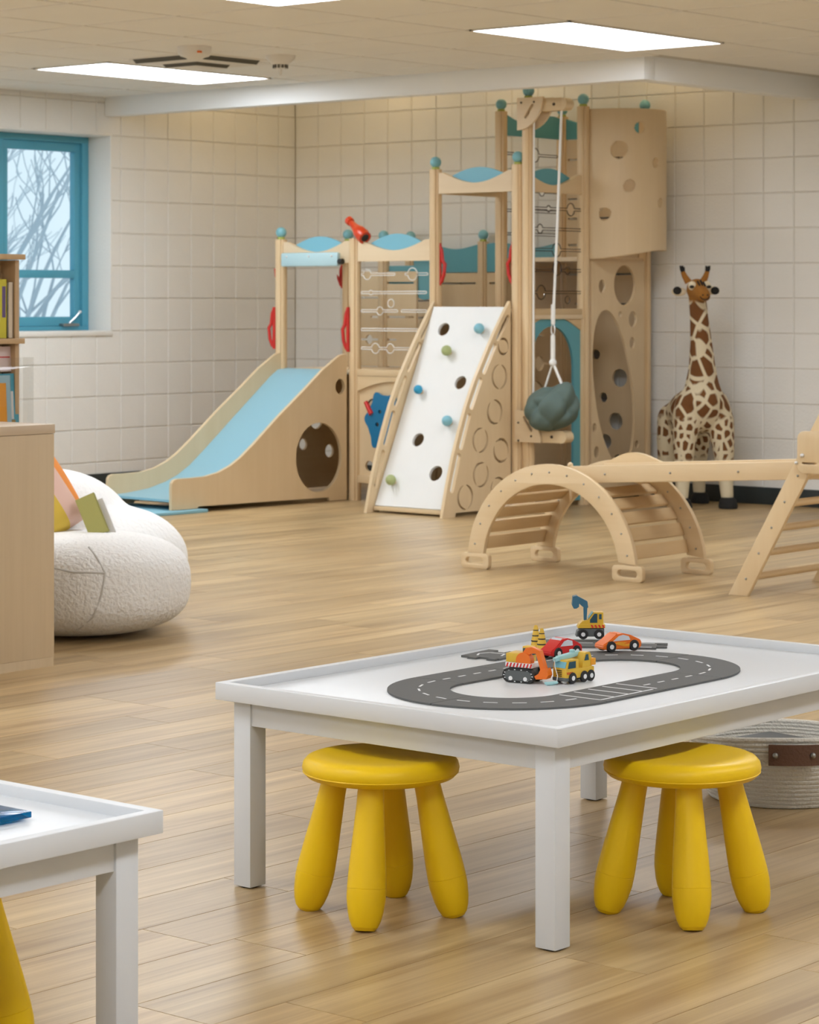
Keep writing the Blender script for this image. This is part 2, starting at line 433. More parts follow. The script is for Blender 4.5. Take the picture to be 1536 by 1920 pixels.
# block walls ---------------------------------------------------
BW, BH, BZ = .2056, .2032, -.0255
bmesh_cache = {}
def block_geo(w, h):
    g, c, t = .0018, .0045, .007     # joint, chamfer, depth
    x, y = w/2-g, h/2-g
    vs = [(-x,0,-y), (x,0,-y), (x,0,y), (-x,0,y), (-x+c,-t,-y+c), (x-c,-t,-y+c), (x-c,-t,y-c), (-x+c,-t,y-c)]
    return vs, [(4,5,6,7), (0,1,5,4), (1,2,6,5), (2,3,7,6), (3,0,4,7)]
def block(parent, cx, cz, w, h, side, stuff=None):
    # face towards -Y on the back wall, towards +X on the left wall; front face lies on the wall plane
    if stuff is not None:
        vs, fs = block_geo(w, h)
        if side == 'back': stuff.add([(v[0]+cx, v[1]+.007, v[2]+cz) for v in vs], fs)
        else: stuff.add([(-v[1]-.007, v[0]+cx, v[2]+cz) for v in vs], fs)
        return
    k = (side, round(w, 4), round(h, 4))
    if k not in bmesh_cache:
        vs, fs = block_geo(w, h)
        if side == 'left': vs = [(-v[1], v[0], v[2]) for v in vs]
        me = bpy.data.meshes.new('block'); me.from_pydata(vs, [], fs); me.materials.append(MATS['block_paint']); bmesh_cache[k] = me
    o = bpy.data.objects.new('block', bmesh_cache[k]); COL.objects.link(o); o.parent = parent
    o.location = (cx, .007, cz) if side == 'back' else (-.007, cx, cz)
wb = struct('wall_back', MB().box(-.3, RX, .007, .25, -.05, ZA2+.1), 'mortar_paint')
st = MB()
for i in range(int(RX/BW)+1):
    for j in range(15):
        w = min(BW, RX-i*BW); cx = i*BW+w/2; cz = BZ+(j+.5)*BH
        if w < .02: continue
        block(wb, cx, cz, w, BH, 'back', None if i < 20 else st)
o = obj('block_courses', st, 'block_paint', wb); o['kind'] = 'stuff'
# left wall with window openings
WZ0, WZ1 = BZ+5*BH, BZ+11*BH          # 0.9905 .. 2.2097
wins = [(-3.15, -1.688), (-6.5, -4.2), (-9.8, -7.5), (-13.1, -10.8)]
mb = MB()
ys = [0.25]
for a, b_ in wins: ys += [b_, a]
ys += [RY]
for k in range(0, len(ys), 2): mb.box(-.38, -.007, ys[k+1], ys[k], -.05, ZA2+.1)
for a, b_ in wins: mb.box(-.38, -.007, a, b_, -.05, WZ0-.004); mb.box(-.38, -.007, a, b_, WZ1+.004, ZA2+.1)
wl = struct('wall_left', mb, 'mortar_paint')
st = MB(); yj = [0.0]
y = -.1654
while y > RY: yj.append(y); y -= BW
for k in range(len(yj)-1):
    for j in range(15):
        segs = [(yj[k+1], yj[k])]
        z0, z1 = BZ+j*BH, BZ+(j+1)*BH
        if z0 > WZ0-.02 and z1 < WZ1+.02:
            for a, b_ in wins:
                ns = []
                for s0, s1 in segs:
                    if s1 <= a or s0 >= b_: ns.append((s0, s1)); continue
                    if s0 < a: ns.append((s0, a))
                    if s1 > b_: ns.append((b_, s1))
                segs = ns
        for s0, s1 in segs:
            if s1-s0 > .02: block(wl, (s0+s1)/2, (z0+z1)/2, s1-s0, BH, 'left', None if yj[k] > -2.9 else st)
o = obj('block_courses', st, 'block_paint', wl); o['kind'] = 'stuff'
# painted reveals of the openings
for a, b_ in wins:
    rv = MB()
    rv.box(-.27, .0015, b_-.004, b_+.012, WZ0-.012, WZ1+.012, .004); rv.box(-.27, .0015, a-.012, a+.004, WZ0-.012, WZ1+.012, .004)
    rv.box(-.27, .0015, a, b_, WZ1-.004, WZ1+.012, .004); rv.box(-.27, .012, a-.01, b_+.01, WZ0-.03, WZ0+.004, .008)
    obj('window_reveal', rv, 'white_paint' if False else 'block_paint', wl)
struct('wall_right', MB().box(RX, RX+.2, RY, .2, -.05, ZA2), 'soffit_paint')
struct('wall_front', MB().box(-.2, RX+.2, RY-.2, RY, -.05, ZA2), 'soffit_paint')
struct('baseboard_back', MB().box(0, RX, -.012, .004, 0, .1, .003), 'baseboard_vinyl')
struct('baseboard_left', MB().box(-.004, .012, RY, -.012, 0, .108, .003), 'baseboard_vinyl')
# soffit round the play alcove and its raised ceiling
struct('trim_1', MB().box(0, BX, BY, BY+.1, 2.328, ZA2, .004), 'soffit_paint')
struct('trim_2', MB().box(BX-.1, BX, BY+.1, 0, 2.328, ZA2, .004), 'soffit_paint')
al = struct('ceiling_alcove', MB().box(0, BX, BY, 0, ZA2, ZA2+.05), 'soffit_paint')
# tile ceiling
ce = struct('ceiling', MB().box(0, RX, RY, BY, ZC+.012, ZC+.05).box(BX, RX, BY, 0, ZC+.012, ZC+.05), 'ceiling_grid')
TX, TY, GX, GY = .61, .642, 1.148, -2.07
lights = []
LX = [GX+3.05*k for k in range(-0, 5)]; LY = [GY-1.284-2.568*k for k in range(6)]
for x in LX:
    for y in LY:
        if x < 12 and y > RY and not (7 < x < 8 and -9 < y < -8): lights.append((x, y))
tiles = []
i0 = -2
for i in range(-2, 24):
    for j in range(-4, 24):
        x0, x1 = GX+i*TX, GX+(i+1)*TX; y1, y0 = GY-j*TY, GY-(j+1)*TY
        x0, x1 = max(0, x0), min(RX, x1); y0, y1 = max(RY, y0), min(0 if x0 >= BX-.3 else BY, y1)
        if x0 < BX and y1 > BY: y1 = min(y1, BY) if y0 < BY else y1
        if x0 < BX and y0 >= BY:
            x0 = BX
        if x1-x0 < .03 or y1-y0 < .03: continue
        if any(lx-.01 < (x0+x1)/2 < lx+TX+.01 and ly-.01 < (y0+y1)/2 < ly+2*TY+.01 for lx, ly in lights): continue
        tiles.append((x0, x1, y0, y1))
def tgeo(w, h):
    g, c, t = .011, .004, .012
    x, y = w/2-g, h/2-g
    vs = [(-x,-y,t), (x,-y,t), (x,y,t), (-x,y,t), (-x+c,-y+c,.003), (x-c,-y+c,.003), (x-c,y-c,.003), (-x+c,y-c,.003)]
    return vs, [(7,6,5,4), (4,5,1,0), (5,6,2,1), (6,7,3,2), (7,4,0,3)]
tm = {}; st = MB(); rails = MB()
for x0, x1, y0, y1 in tiles:
    w, h = x1-x0, y1-y0; vs, fs = tgeo(w, h); cx, cy = (x0+x1)/2, (y0+y1)/2
    q = cproj(cx, cy, ZC)
    if q and -150 < q[0] < 1700 and -120 < q[1] < 300:
        k = (round(w, 3), round(h, 3))
        if k not in tm:
            me = bpy.data.meshes.new('ceiling_tile'); me.from_pydata(vs, [], fs); me.materials.append(MATS['ceiling_tile']); tm[k] = me
        o = bpy.data.objects.new('ceiling_tile', tm[k]); COL.objects.link(o); o.parent = ce; o.location = (cx, cy, ZC)
    else: st.add([(v[0]+cx, v[1]+cy, v[2]+ZC) for v in vs], fs)
o = obj('ceiling_tile_field', st, 'ceiling_tile', ce); o['kind'] = 'stuff'
# recessed light panels
names = {0: 'left-hand lit ceiling panel, between the window wall and the vent', }
for k, (x, y) in enumerate(lights):
    q = cproj(x+TX/2, y+TY, ZC); 
    if x < 2 and y > -4: lab, grp = 'glowing white ceiling light panel left of the air vent, near the window wall', None
    elif 4 < x < 5 and y > -4: lab, grp = 'glowing white ceiling light panel in front of the soffit corner', None
    elif 4 < x < 5 and -6.2 < y < -5: lab, grp = 'glowing ceiling light panel cut off by the top edge of the photo', None
    else: lab, grp = 'glowing ceiling light panel beyond the edge of the photo', 'ceiling panels out of view'
    t = thing('ceiling_light', lab, 'ceiling light', (x+TX/2, y+TY, ZC), 0, grp or 'recessed ceiling light panels')
    hx, hy = TX/2-.012, TY-.012
    fm = MB()
    for a in ((-hx, hx, -hy, -hy+.012), (-hx, hx, hy-.012, hy), (-hx, -hx+.012, -hy, hy), (hx-.012, hx, -hy, hy)):
        fm.box(a[0], a[1], a[2], a[3], -.002, .012)
    obj('frame', fm, 'smoke_white', t, False)
    obj('diffuser', MB().box(-hx+.012, hx-.012, -hy+.012, hy-.012, .001, .01), 'panel_glow', t, False)
# warm lamps in the raised alcove
for k, (x, y) in enumerate([(.34, -.9), (1.0, -.3), (2.0, -.3), (3.1, -.3)]):
    t = thing('alcove_light', 'round warm ceiling lamp hidden above the soffit of the play alcove', 'ceiling light', (x, y, ZA2), 0, 'warm alcove lamps')
    obj('housing', MB().lathe([(.17, 0), (.17, -.03), (.15, -.045), (.14, -.045), (.14, -.01), (0, -.01)], 32), 'smoke_white', t, False)
    obj('diffuser', MB().lathe([(0, -.012), (.138, -.012), (.135, -.035), (.1, -.06), (0, -.07)], 32), 'warm_glow', t, False)

# ------------------------------------------------------------------ window
def window(n, y0, y1, detail=True):
    fr = MB(); x0, x1 = -.275, -.20
    w = .055
    fr.box(x0, x1, y0, y1, WZ0+.004, WZ0+.03, .003); fr.box(x0, x1, y0, y1, WZ1-.045, WZ1-.004, .003)
    for a in (y0, y1-w, (y0+y1)/2-.03): fr.box(x0+.001, x1-.001, a, a+w if a != (y0+y1)/2-.03 else a+.06, WZ0+.029, WZ1-.044, .002)
    f = struct('window_%d' % n, fr, 'window_blue')
    ym = (y0+y1)/2
    for a, b_ in ((y0+w, ym-.03), (ym+.03, y1-w)):
        s = MB(); sx0, sx1 = -.265, -.218; sw = .05
        z0, z1 = WZ0+.03, WZ1-.045; zm = z0+.30
        s.box(sx0+.001, sx1-.001, a+.0005, a+sw, z0+.059, z1-.054, .002); s.box(sx0+.001, sx1-.001, b_-sw, b_-.0005, z0+.059, z1-.054, .002)
        s.box(sx0, sx1, a+.0005, b_-.0005, z0+.0005, z0+.06, .004); s.box(sx0, sx1, a+.0005, b_-.0005, z1-.055, z1-.0005, .004)
        s.box(sx0, sx1, a+sw, b_-sw, zm, zm+.05, .004)
        so = obj('sash', s, 'window_blue', f)
        obj('pane', MB().box(-.246, -.242, a+sw, b_-sw, z0+.06, zm), 'window_glass', so)
        obj('pane', MB().box(-.246, -.242, a+sw, b_-sw, zm+.05, z1-.055), 'window_glass', so)
    if detail:
        h = obj('crank_handle', MB().tube([(-.20, y1-.165, WZ0+.05), (-.185, y1-.13, WZ0+.085), (-.18, y1-.10, WZ0+.115)], .006, 8).ball((-.18, y1-.095, WZ0+.12), .011), 'metal_pale', f)
        obj('crank_base', MB().box(-.22, -.175, y1-.235, y1-.10, WZ0+.03, WZ0+.048, .006), 'metal', f)
for n, (a, b_) in enumerate(wins): window(n+1, a+.0, b_-.0, n == 0)

# ------------------------------------------------------------------ outdoors: snowy ground and bare trees
tag(obj('snowy_ground', MB().box(-60, -.6, -50, 40, -.9, -.6), 'snow'), 'pale snowy ground outside the window', 'ground')['kind'] = 'structure'
def tree(x, y, seed, label):
    r = random.Random(seed); mb = MB()
    def grow(p, d, ln, rad, lev):
        pts = [p]; rs = [rad]; q = p.copy(); dd = d.copy()
        for k in range(4):
            dd = (dd+Vector((r.uniform(-.16,.16), r.uniform(-.16,.16), r.uniform(-.02,.10)))).normalized()
            q = q+dd*ln/4; pts.append(q.copy()); rs.append(max(.006, rad*(1-.14*(k+1))))
        mb.tube(pts, rs, 6 if lev < 2 else 4)
        if lev >= 3 + (r.random() < .5): return
        for k in range(3 if lev else 5):
            i = r.choice([1, 2, 3, 4] if lev else [2, 3, 4]); a = r.uniform(0, 2*PI); sp = r.uniform(.45, .95)
            nd = (dd+Vector((math.cos(a)*sp, math.sin(a)*sp, r.uniform(-.1,.35)))).normalized()
            grow(pts[i], nd, ln*r.uniform(.55,.8), rs[i]*.62, lev+1)
    base = Vector((x, y, -.62))
    for k in range(2):
        a = r.uniform(0, 2*PI); grow(base, Vector((.28*math.cos(a), .28*math.sin(a), 1)).normalized(), r.uniform(1.5, 2.2), .075, 0)
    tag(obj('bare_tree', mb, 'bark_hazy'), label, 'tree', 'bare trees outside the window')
tree(-6.0, 2.7, 3, 'bare winter tree nearest the window, forked low')
tree(-10.5, 5.4, 5, 'bare winter tree farther back behind the window panes')
tree(-15.5, 10.2, 17, 'thin bare winter tree deepest behind the window glass')

# ------------------------------------------------------------------ white activity tables
def activity_table(x1, y0, label, a=.866, b_=1.275, ht=.413):
    """near-right corner of the top at (x1, y0); a along -X, b_ along +Y"""
    x0, y1 = x1-a, y0+b_; rim, th, ins, leg = .021, .035, .027, .046
    t = thing('activity_table', label, 'table', ((x0+x1)/2, (y0+y1)/2, 0), 0, 'white activity tables')
    obj('tabletop', MB().box(x0+.004, x1-.004, y0+.004, y1-.004, ht-th+.002, ht-.018, .002), 'white_paint', t)
    put('rim', sheet(rrect(x0, x1, y0, y1, .003, 3), [rect(x0+rim, x1-rim, y0+rim, y1-rim)], th, (0, 0, ht-th/2), XA, YA, .0015), 'white_paint', t)
    for lx in (x0+ins, x1-ins-leg):
        for ly in (y0+ins, y1-ins-leg):
            obj('leg', MB().box(lx, lx+leg, ly, ly+leg, .003, ht-th, .002), 'white_paint', t)
            obj('glide', MB().lathe([(.018, 0), (.018, .004)], 12, (lx+leg/2, ly+leg/2, 0)), 'black', t)
    ap = ht-th-.05; i2 = ins+.004; at = .02
    for q in ((x0+ins+leg, x1-ins-leg, y0+i2, y0+i2+at), (x0+ins+leg, x1-ins-leg, y1-i2-at, y1-i2),
              (x0+i2, x0+i2+at, y0+ins+leg, y1-ins-leg), (x1-i2-at, x1-i2, y0+ins+leg, y1-ins-leg)):
        obj('apron', MB().box(*q, ap, ht-th, .001), 'white_paint', t)
    return t
activity_table(8.916, -8.906, 'white low activity table with the toy road and vehicles on it')
activity_table(8.898, -9.872-1.275, 'white low activity table at lower left with a blue plastic tile on it')

# ------------------------------------------------------------------ yellow stools
def stool(x, y, ang, label):
    t = thing('stool', label, 'stool', (x, y, 0), ang, 'yellow plastic children\'s stools')
    prof = [(0, .262), (.10, .262), (.128, .262), (.142, .266), (.150, .274), (.1515, .2755), (.1505, .277), (.1525, .283), (.150, .294), (.143, .302), (.133, .306), (.118, .306), (.09, .303), (.05, .3005), (0, .3)]
    obj('seat', MB().lathe(prof, 64), 'yellow_plastic', t, False)
    for k in range(4):
        a = PI/2*k; u = Vector((math.cos(a), math.sin(a), 0))
        p0, p1 = u*.088+Vector((0,0,.268)), u*.146
        ax = (p1-p0); L = ax.length
        pr = [(0, .0245), (.15, .0262), (.35, .0305), (.55, .0348), (.66, .0366), (.715, .0372), (.718, .0366), (.72, .0372), (.78, .0371), (.87, .034), (.93, .030), (.975, .0245)]
        pts = [p0+ax*s for s, r in pr]; rs = [r for s, r in pr]
        mb = MB().tube(pts, rs, 28)
        # flat sole on the floor
        e = pts[-1]
        mb.tube([e, Vector((e.x+u.x*.0015, e.y+u.y*.0015, .0003))], [.0245, .0185], 28)
        obj('leg', mb, 'yellow_plastic', t, False)
    return t
stool(8.448, -8.853, R(-61), 'yellow plastic stool tucked under the short left side of the middle table')
stool(8.888, -8.470, R(-48), 'yellow plastic stool under the right side of the middle table, by the basket')
stool(8.52, -10.02, R(-55), 'yellow plastic stool mostly cut off under the lower left table')

# ------------------------------------------------------------------ toy road pieces on the table
ZT = .3953
RCX, RY0, RY1, RO, RI = 8.50, -8.52, -8.115, .245, .118
RT = .004
def arc(cx, cy, r, a0, a1, n): return [(cx+r*math.cos(a0+(a1-a0)*k/n), cy+r*math.sin(a0+(a1-a0)*k/n)) for k in range(n+1)]
def flatF(x, y, h): return (x, y, ZT+h)
def dash(mb, p, q, w=.0022, h=RT+.0003):
    d = Vector((q[0]-p[0], q[1]-p[1])); L = d.length; d.normalize(); n = Vector((-d.y, d.x))*w
    mb.prism([(p[0]-n.x, p[1]-n.y), (q[0]-n.x, q[1]-n.y), (q[0]+n.x, q[1]+n.y), (p[0]+n.x, p[1]+n.y)], RT, h, flatF)
RM = (RO+RI)/2
def road(label, poly, dashes):
    o = obj('road_piece', MB().prism(poly, 0, RT, flatF), 'road_grey')
    tag(o, label, 'toy road', 'grey toy road pieces')
    if dashes:
        mb = MB()
        for d in dashes: dash(mb, *d)
        obj('road_marking', mb, 'road_line', o)
    return o
def curve_piece(cy, a0, a1, label):
    g = R(.35)
    poly = arc(RCX, cy, RO, a0+g, a1-g, 20)+arc(RCX, cy, RI, a1-g, a0+g, 20)
    ds = []
    n = 5
    for k in range(n):
        s0 = a0+(a1-a0)*(k+.25)/n; s1 = a0+(a1-a0)*(k+.75)/n
        ds.append(((RCX+RM*math.cos(s0), cy+RM*math.sin(s0)), (RCX+RM*math.cos(s1), cy+RM*math.sin(s1))))
    road(label, poly, ds)
curve_piece(RY0, PI, 1.5*PI, 'grey curved toy road piece at the left end of the loop, back half')
curve_piece(RY0, 1.5*PI, 2*PI, 'grey curved toy road piece at the left end of the loop, front half')
curve_piece(RY1, 0, .5*PI, 'grey curved toy road piece at the right end of the loop, front half')
curve_piece(RY1, .5*PI, PI, 'grey curved toy road piece at the right end of the loop, back half')
def straight(xc, y0, y1, label, park=None):
    x0, x1 = xc-(RO-RI)/2, xc+(RO-RI)/2; g = .0008
    ds = []
    if park is None:
        n = 4
        for k in range(n): ds.append(((xc, y0+(y1-y0)*(k+.25)/n), (xc, y0+(y1-y0)*(k+.7)/n)))
    else:
        for k in range(5):
            yy = y0+(y1-y0)*(k+.08)/4.2; ds.append(((xc-.055, yy), (xc+.045, yy)))
        ds.append(((xc+.045, y0+.003), (xc+.045, y1-.02)))
    road(label, rect(x0, x1, y0+g, y1-g), ds)
ym = (RY0+RY1)/2
straight(RCX-RM, RY0, ym, 'grey straight toy road piece at the back of the loop, behind the orange excavator')
straight(RCX-RM, ym, RY1, 'grey straight toy road piece at the back of the loop, under the red car')
straight(RCX+RM, RY0, ym, 'grey straight toy road piece with white parking bays at the front of the loop', park=1)
straight(RCX+RM, ym, RY1, 'grey straight toy road piece at the front of the loop, right of the parking bays')
def jig(cx, cy, a, w, l, label, marks):
    """loose straight piece with jigsaw ends"""
    P = []
    def T(x, y): return (cx+x*math.cos(a)-y*math.sin(a), cy+x*math.sin(a)+y*math.cos(a))
    k = .014
    out = [(-l/2,-w/2), (l/2-.01,-w/2), (l/2-.01,-w/4), (l/2+k,-w/4), (l/2+k,-w/4+.02), (l/2-.01,-w/4+.02), (l/2-.01,w/4), (l/2+k,w/4), (l/2+k,w/2), (-l/2,w/2), (-l/2,w/4), (-l/2-k,w/4), (-l/2-k,w/4-.022), (-l/2,w/4-.022), (-l/2,-w/4), (-l/2-k,-w/4), (-l/2-k,-w/2+.004), (-l/2,-w/2+.004)]
    road(label, [T(*p) for p in out], [(T(*p), T(*q)) for p, q in marks])
jig(8.165, -8.150, R(96), .10, .10, 'loose grey toy road piece with a white curve mark, left of the cones', [((-.03,.02), (-.005,.032)), ((-.005,.032), (.02,.02)), ((.02,.02), (.02,-.02)), ((.02,-.02), (-.01,-.03))])
jig(8.185, -7.885, R(38), .115, .135, 'loose grey toy road crossing under the excavator with the blue arm', [((-.055,-.0), (.05,.0)), ((0,-.045), (0,.05))])
jig(8.325, -7.815, R(33), .085, .10, 'loose grey toy road piece sticking out behind the orange sports car', [((-.04,-.035), (.03,-.035)), ((.0,.03), (.035,.03))])

# ------------------------------------------------------------------ toy vehicles
ZR = ZT+RT
def wheel(t, x, y, r, w, hub='toy_white', z=None):
    z = r if z is None else z
    M = Matrix.Translation((x, y, z)) @ Matrix.Rotation(PI/2, 4, 'X')
    o = obj('wheel', MB().lathe([(0, -w/2), (r*.9, -w/2), (r, -w*.3), (r, w*.3), (r*.9, w/2), (0, w/2)], 20, M=M), 'tyre', t, False)
    obj('hub', MB().lathe([(0, -w/2-.001), (r*.42, -w/2-.0008), (r*.42, w/2+.0008), (0, w/2+.001)], 14, M=M), hub, o, False)
def sideprism(poly, y0, y1): return MB().prism(poly, y0, y1, lambda x, z, h: (x, h, z))
# red car
def car(name, label, loc, ang, body, L, H, win, extra=None, roof='toy_red'):
    t = thing(name, label, 'toy car', (loc[0], loc[1], ZR), ang, 'wooden toy vehicles')
    w = .019
    pr = [(-.50,.20), (-.50,.52), (-.45,.62), (-.22,.88), (-.02,1.0), (.16,.94), (.34,.62), (.47,.46), (.50,.36), (.49,.18), (.40,.14), (-.44,.14)]
    me = sideprism([(x*L, z*H) for x, z in pr], -w, w).mesh('body')
    bm = bmesh.new(); bm.from_mesh(me); bmesh.ops.bevel(bm, geom=[e for e in bm.edges if e.calc_face_angle(0) > .5], offset=.002, segments=2, affect='EDGES'); bm.to_mesh(me); bm.free(); smooth(me)
    obj('body', me, body, t, False)
    for s in (-1, 1):
        y0, y1 = (w*.98, w+.0006) if s > 0 else (-w-.0006, -w*.98)
        obj('side_window', sideprism([(x*L, z*H) for x, z in win], y0, y1), 'toy_silver', t, False)
        if extra: obj('flame_decal', sideprism([(x*L, z*H) for x, z in extra], y0, y1), 'toy_amber', t, False)
        for wx in (-.30, .29): wheel(t, wx*L, s*(w-.001), .0125, .008)
    obj('windscreen', MB().obox((.185*L, 0, .86*H), (.002, w*1.5, .018), Matrix.Rotation(R(-52), 3, 'Y')), 'toy_silver' if body == 'toy_red' else 'toy_orange', t, False)
    return t
car('toy_car', 'red wooden toy car between the orange excavator and the cones', (8.306, -8.085), R(-97), 'toy_red', .098, .043, [(-.18,.60), (-.16,.84), (-.02,.92), (.10,.86), (.22,.62)])
car('toy_car', 'orange wooden sports car with yellow flames on the back road', (8.343, -7.922), R(-112), 'toy_orange', .102, .041, [(-.20,.62), (-.16,.82), (-.02,.92), (.10,.86), (.24,.60)], [(-.30,.25), (-.05,.28), (.22,.46), (.10,.55), (-.12,.50), (-.02,.40), (-.22,.42)])
# tracked excavator
t = thing('toy_excavator', 'orange and yellow wooden excavator on black crawler tracks', 'toy excavator', (8.447, -8.400, ZT), R(10), 'wooden toy vehicles')
for s in (-1, 1):
    tr = obj('track', sideprism(slot((-.022, .015), (.022, .015), .0148, 8), s*.020-.0065, s*.020+.0065), 'tyre', t, False)
    obj('track_plate', sideprism(slot((-.021, .015), (.021, .015), .0100, 8), s*.020-.0072, s*.020+.0072), 'toy_grey', tr, False)
    for wx in (-.017, .017): obj('roller', MB().lathe([(0, -.0078), (.0045, -.0078), (.0045, .0078), (0, .0078)], 12, M=Matrix.Translation((wx, s*.020, .009)) @ Matrix.Rotation(PI/2, 4, 'X')), 'toy_white', tr, False)
    mk = MB()
    for k in range(14):
        a = k/14*2*PI; u, v = .0125*math.cos(a)*2.7, .0125*math.sin(a)
        mk.box(max(-.033, min(.033, u))-.0017, max(-.033, min(.033, u))+.0017, s*.0266-.0003, s*.0266+.0003, .015+v-.0008, .015+v+.0008)
    obj('tread_mark', mk, 'toy_white', tr, False)
obj('chassis', MB().box(-.026, .026, -.018, .018, .014, .031, .002), 'toy_grey', t, False)
bd = obj('deck', MB().box(-.032, .030, -.023, .023, .031, .041, .0015), 'toy_white', t, False)
for s in (-1, 1):
    mk = MB()
    for k in range(8):
        x = -.030+k*.0078; mk.prism([(x, .0318), (x+.0036, .0318), (x+.0066, .0402), (x+.003, .0402)], s*.0232-.0003, s*.0232+.0003, lambda a, z, h: (a, h, z))
    obj('hazard_stripes', mk, 'toy_red', bd, False)
obj('engine_cover', MB().box(-.031, .0, -.022, .022, .041, .060, .002), 'toy_yellow', t, False)
cb = obj('cab', MB().box(-.004, .018, .000, .022, .041, .073, .002), 'toy_yellow', t, False)
obj('cab_window', MB().box(-.002, .0185, -.0006, .0226, .055, .069), 'toy_window', cb, False)
obj('boom_mount', sideprism(arc(.010, .046, .017, 0, PI, 12)+[(-.007, .041), (.027, .041)], -.023, -.006), 'toy_orange', t, False)
obj('boom', sideprism([(.004,.046), (.006,.060), (.014,.072), (.028,.075), (.044,.070), (.046,.060), (.036,.062), (.026,.062), (.018,.054), (.016,.045)], -.0195, -.0085), 'toy_orange', t, False)
obj('dipper', sideprism([(.036,.071), (.047,.069), (.060,.030), (.050,.026)], -.021, -.007), 'toy_orange', t, False)
obj('bucket', sideprism([(.040,.010), (.036,.016), (.046,.022), (.050,.030), (.064,.034), (.068,.020), (.064,.012)], -.024, -.004), 'toy_orange', t, False)
# crane truck
t = thing('toy_crane_truck', 'yellow wooden crane truck with pale blue boom and hanging hook', 'toy truck', (8.528, -8.338, ZT), R(-94), 'wooden toy vehicles')
obj('body', MB().box(-.046, .044, -.018, .018, .010, .030, .002), 'toy_yellow', t, False)
obj('bumper', MB().box(.030, .0455, -.0185, .0185, .006, .014, .002), 'toy_grey', t, False)
cb = obj('cab', sideprism([(.004,.028), (.004,.049), (.038,.049), (.044,.030)], -.018, .018), 'toy_yellow', t, False)
for s in (-1, 1): obj('side_window', sideprism([(.014,.032), (.014,.046), (.034,.046), (.038,.032)], s*.0183-.0004, s*.0183+.0004), 'toy_window', cb, False)
obj('windscreen', MB().obox((.0416, 0, .0395), (.0012, .031, .013), Matrix.Rotation(R(-17), 3, 'Y')), 'toy_sky', cb, False)
gr = MB()
for k in range(4): gr.box(.0442, .0447, -.009, .007, .016+k*.0036, .0178+k*.0036)
obj('grille', gr, 'tyre', t, False)
mk = MB()
for k in range(4): mk.prism([(.022+k*.005, .020), (.0245+k*.005, .020), (.027+k*.005, .025), (.0245+k*.005, .025)], .0181, .0186, lambda a, z, h: (a, h, z))
obj('hazard_stripes', mk, 'toy_red', t, False)
tu = obj('turret', sideprism([(-.040,.030), (-.040,.048), (-.034,.060), (-.020,.060), (-.012,.046), (-.010,.030)], -.016, .016), 'toy_yellow', t, False)
for s in (-1, 1): obj('turret_window', sideprism([(-.030,.044), (-.028,.056), (-.021,.056), (-.016,.044)], s*.0163-.0004, s*.0163+.0004), 'toy_window', tu, False)
obj('counterweight', MB().box(-.052, -.036, -.017, .017, .032, .046, .001), 'toy_amber', t, False)
bo = obj('boom', MB().obox((.008, -.008, .054), (.066, .012, .010), Matrix.Rotation(R(5), 3, 'Y'), .0015).obox((.040, -.008, .051), (.022, .009, .008), Matrix.Rotation(R(8), 3, 'Y'), .001).box(-.010, -.001, -.013, -.003, .058, .066, .002), 'toy_mint', t, False)
obj('string', MB().tube([(.050, -.008, .049), (.053, -.004, .035), (.052, .002, .018), (.056, .003, .006)], .0008, 6), 'rope', bo, False)
obj('hook', MB().tube([(.054, .003, .0045), (.066, .000, .004), (.076, -.006, .0035), (.078, -.010, .005)], [.003, .004, .0038, .0025], 8), 'toy_mint', bo, False)
for wx in (-.034, -.013, .024):
    for s in (-1, 1): wheel(t, wx, s*.0172, .0118, .007)
# wheeled excavator with blue arm
t = thing('toy_excavator', 'yellow and grey wheeled wooden excavator with raised blue arm', 'toy excavator', (8.172, -7.795, ZR), R(221), 'wooden toy vehicles')
obj('chassis', sideprism([(-.032,.006), (-.032,.024), (.022,.024), (.030,.018), (.033,.006)], -.017, .017), 'toy_grey', t, False)
bd = obj('body', sideprism([(-.034,.026), (-.034,.034), (.026,.034), (.030,.026)], -.018, .018), 'toy_yellow', t, False)
for s in (-1, 1):
    mk = MB()
    for k in range(4): mk.prism([(-.033+k*.0085, .0265), (-.029+k*.0085, .0265), (-.026+k*.0085, .0335), (-.030+k*.0085, .0335)], s*.0183-.0004, s*.0183+.0004, lambda a, z, h: (a, h, z))
    obj('hazard_stripes', mk, 'toy_red', bd, False)
cb = obj('cab', sideprism([(-.030,.034), (-.030,.062), (-.008,.062), (.004,.046), (.004,.034)], -.016, .016), 'toy_yellow', t, False)
for s in (-1, 1):
    obj('side_window', sideprism([(-.016,.038), (-.016,.059), (-.009,.059), (.001,.045), (.001,.038)], s*.0163-.0004, s*.0163+.0004), 'toy_window', cb, False)
    obj('rear_window', sideprism([(-.026,.046), (-.026,.058), (-.020,.058), (-.020,.046)], s*.0163-.0004, s*.0163+.0004), 'toy_window', cb, False)
obj('windscreen', MB().obox((-.001, 0, .055), (.0012, .028, .017), Matrix.Rotation(R(-37), 3, 'Y')), 'toy_sky', cb, False)
obj('hood', sideprism([(.004,.034), (.004,.044), (.018,.042), (.026,.034)], -.015, .015), 'toy_yellow', t, False)
obj('boom', sideprism([(.008,.036), (.006,.072), (.012,.078), (.015,.070), (.014,.036)], -.006, .004), 'toy_steel_blue', t, False)
obj('dipper', sideprism([(.004,.072), (.006,.086), (.028,.098), (.036,.094), (.022,.078), (.012,.070)], -.007, .005), 'toy_steel_blue', t, False)
obj('bucket', sideprism([(.026,.074), (.024,.092), (.030,.100), (.040,.098), (.042,.078), (.038,.070), (.032,.070)], -.013, .011), 'toy_steel_blue', t, False)
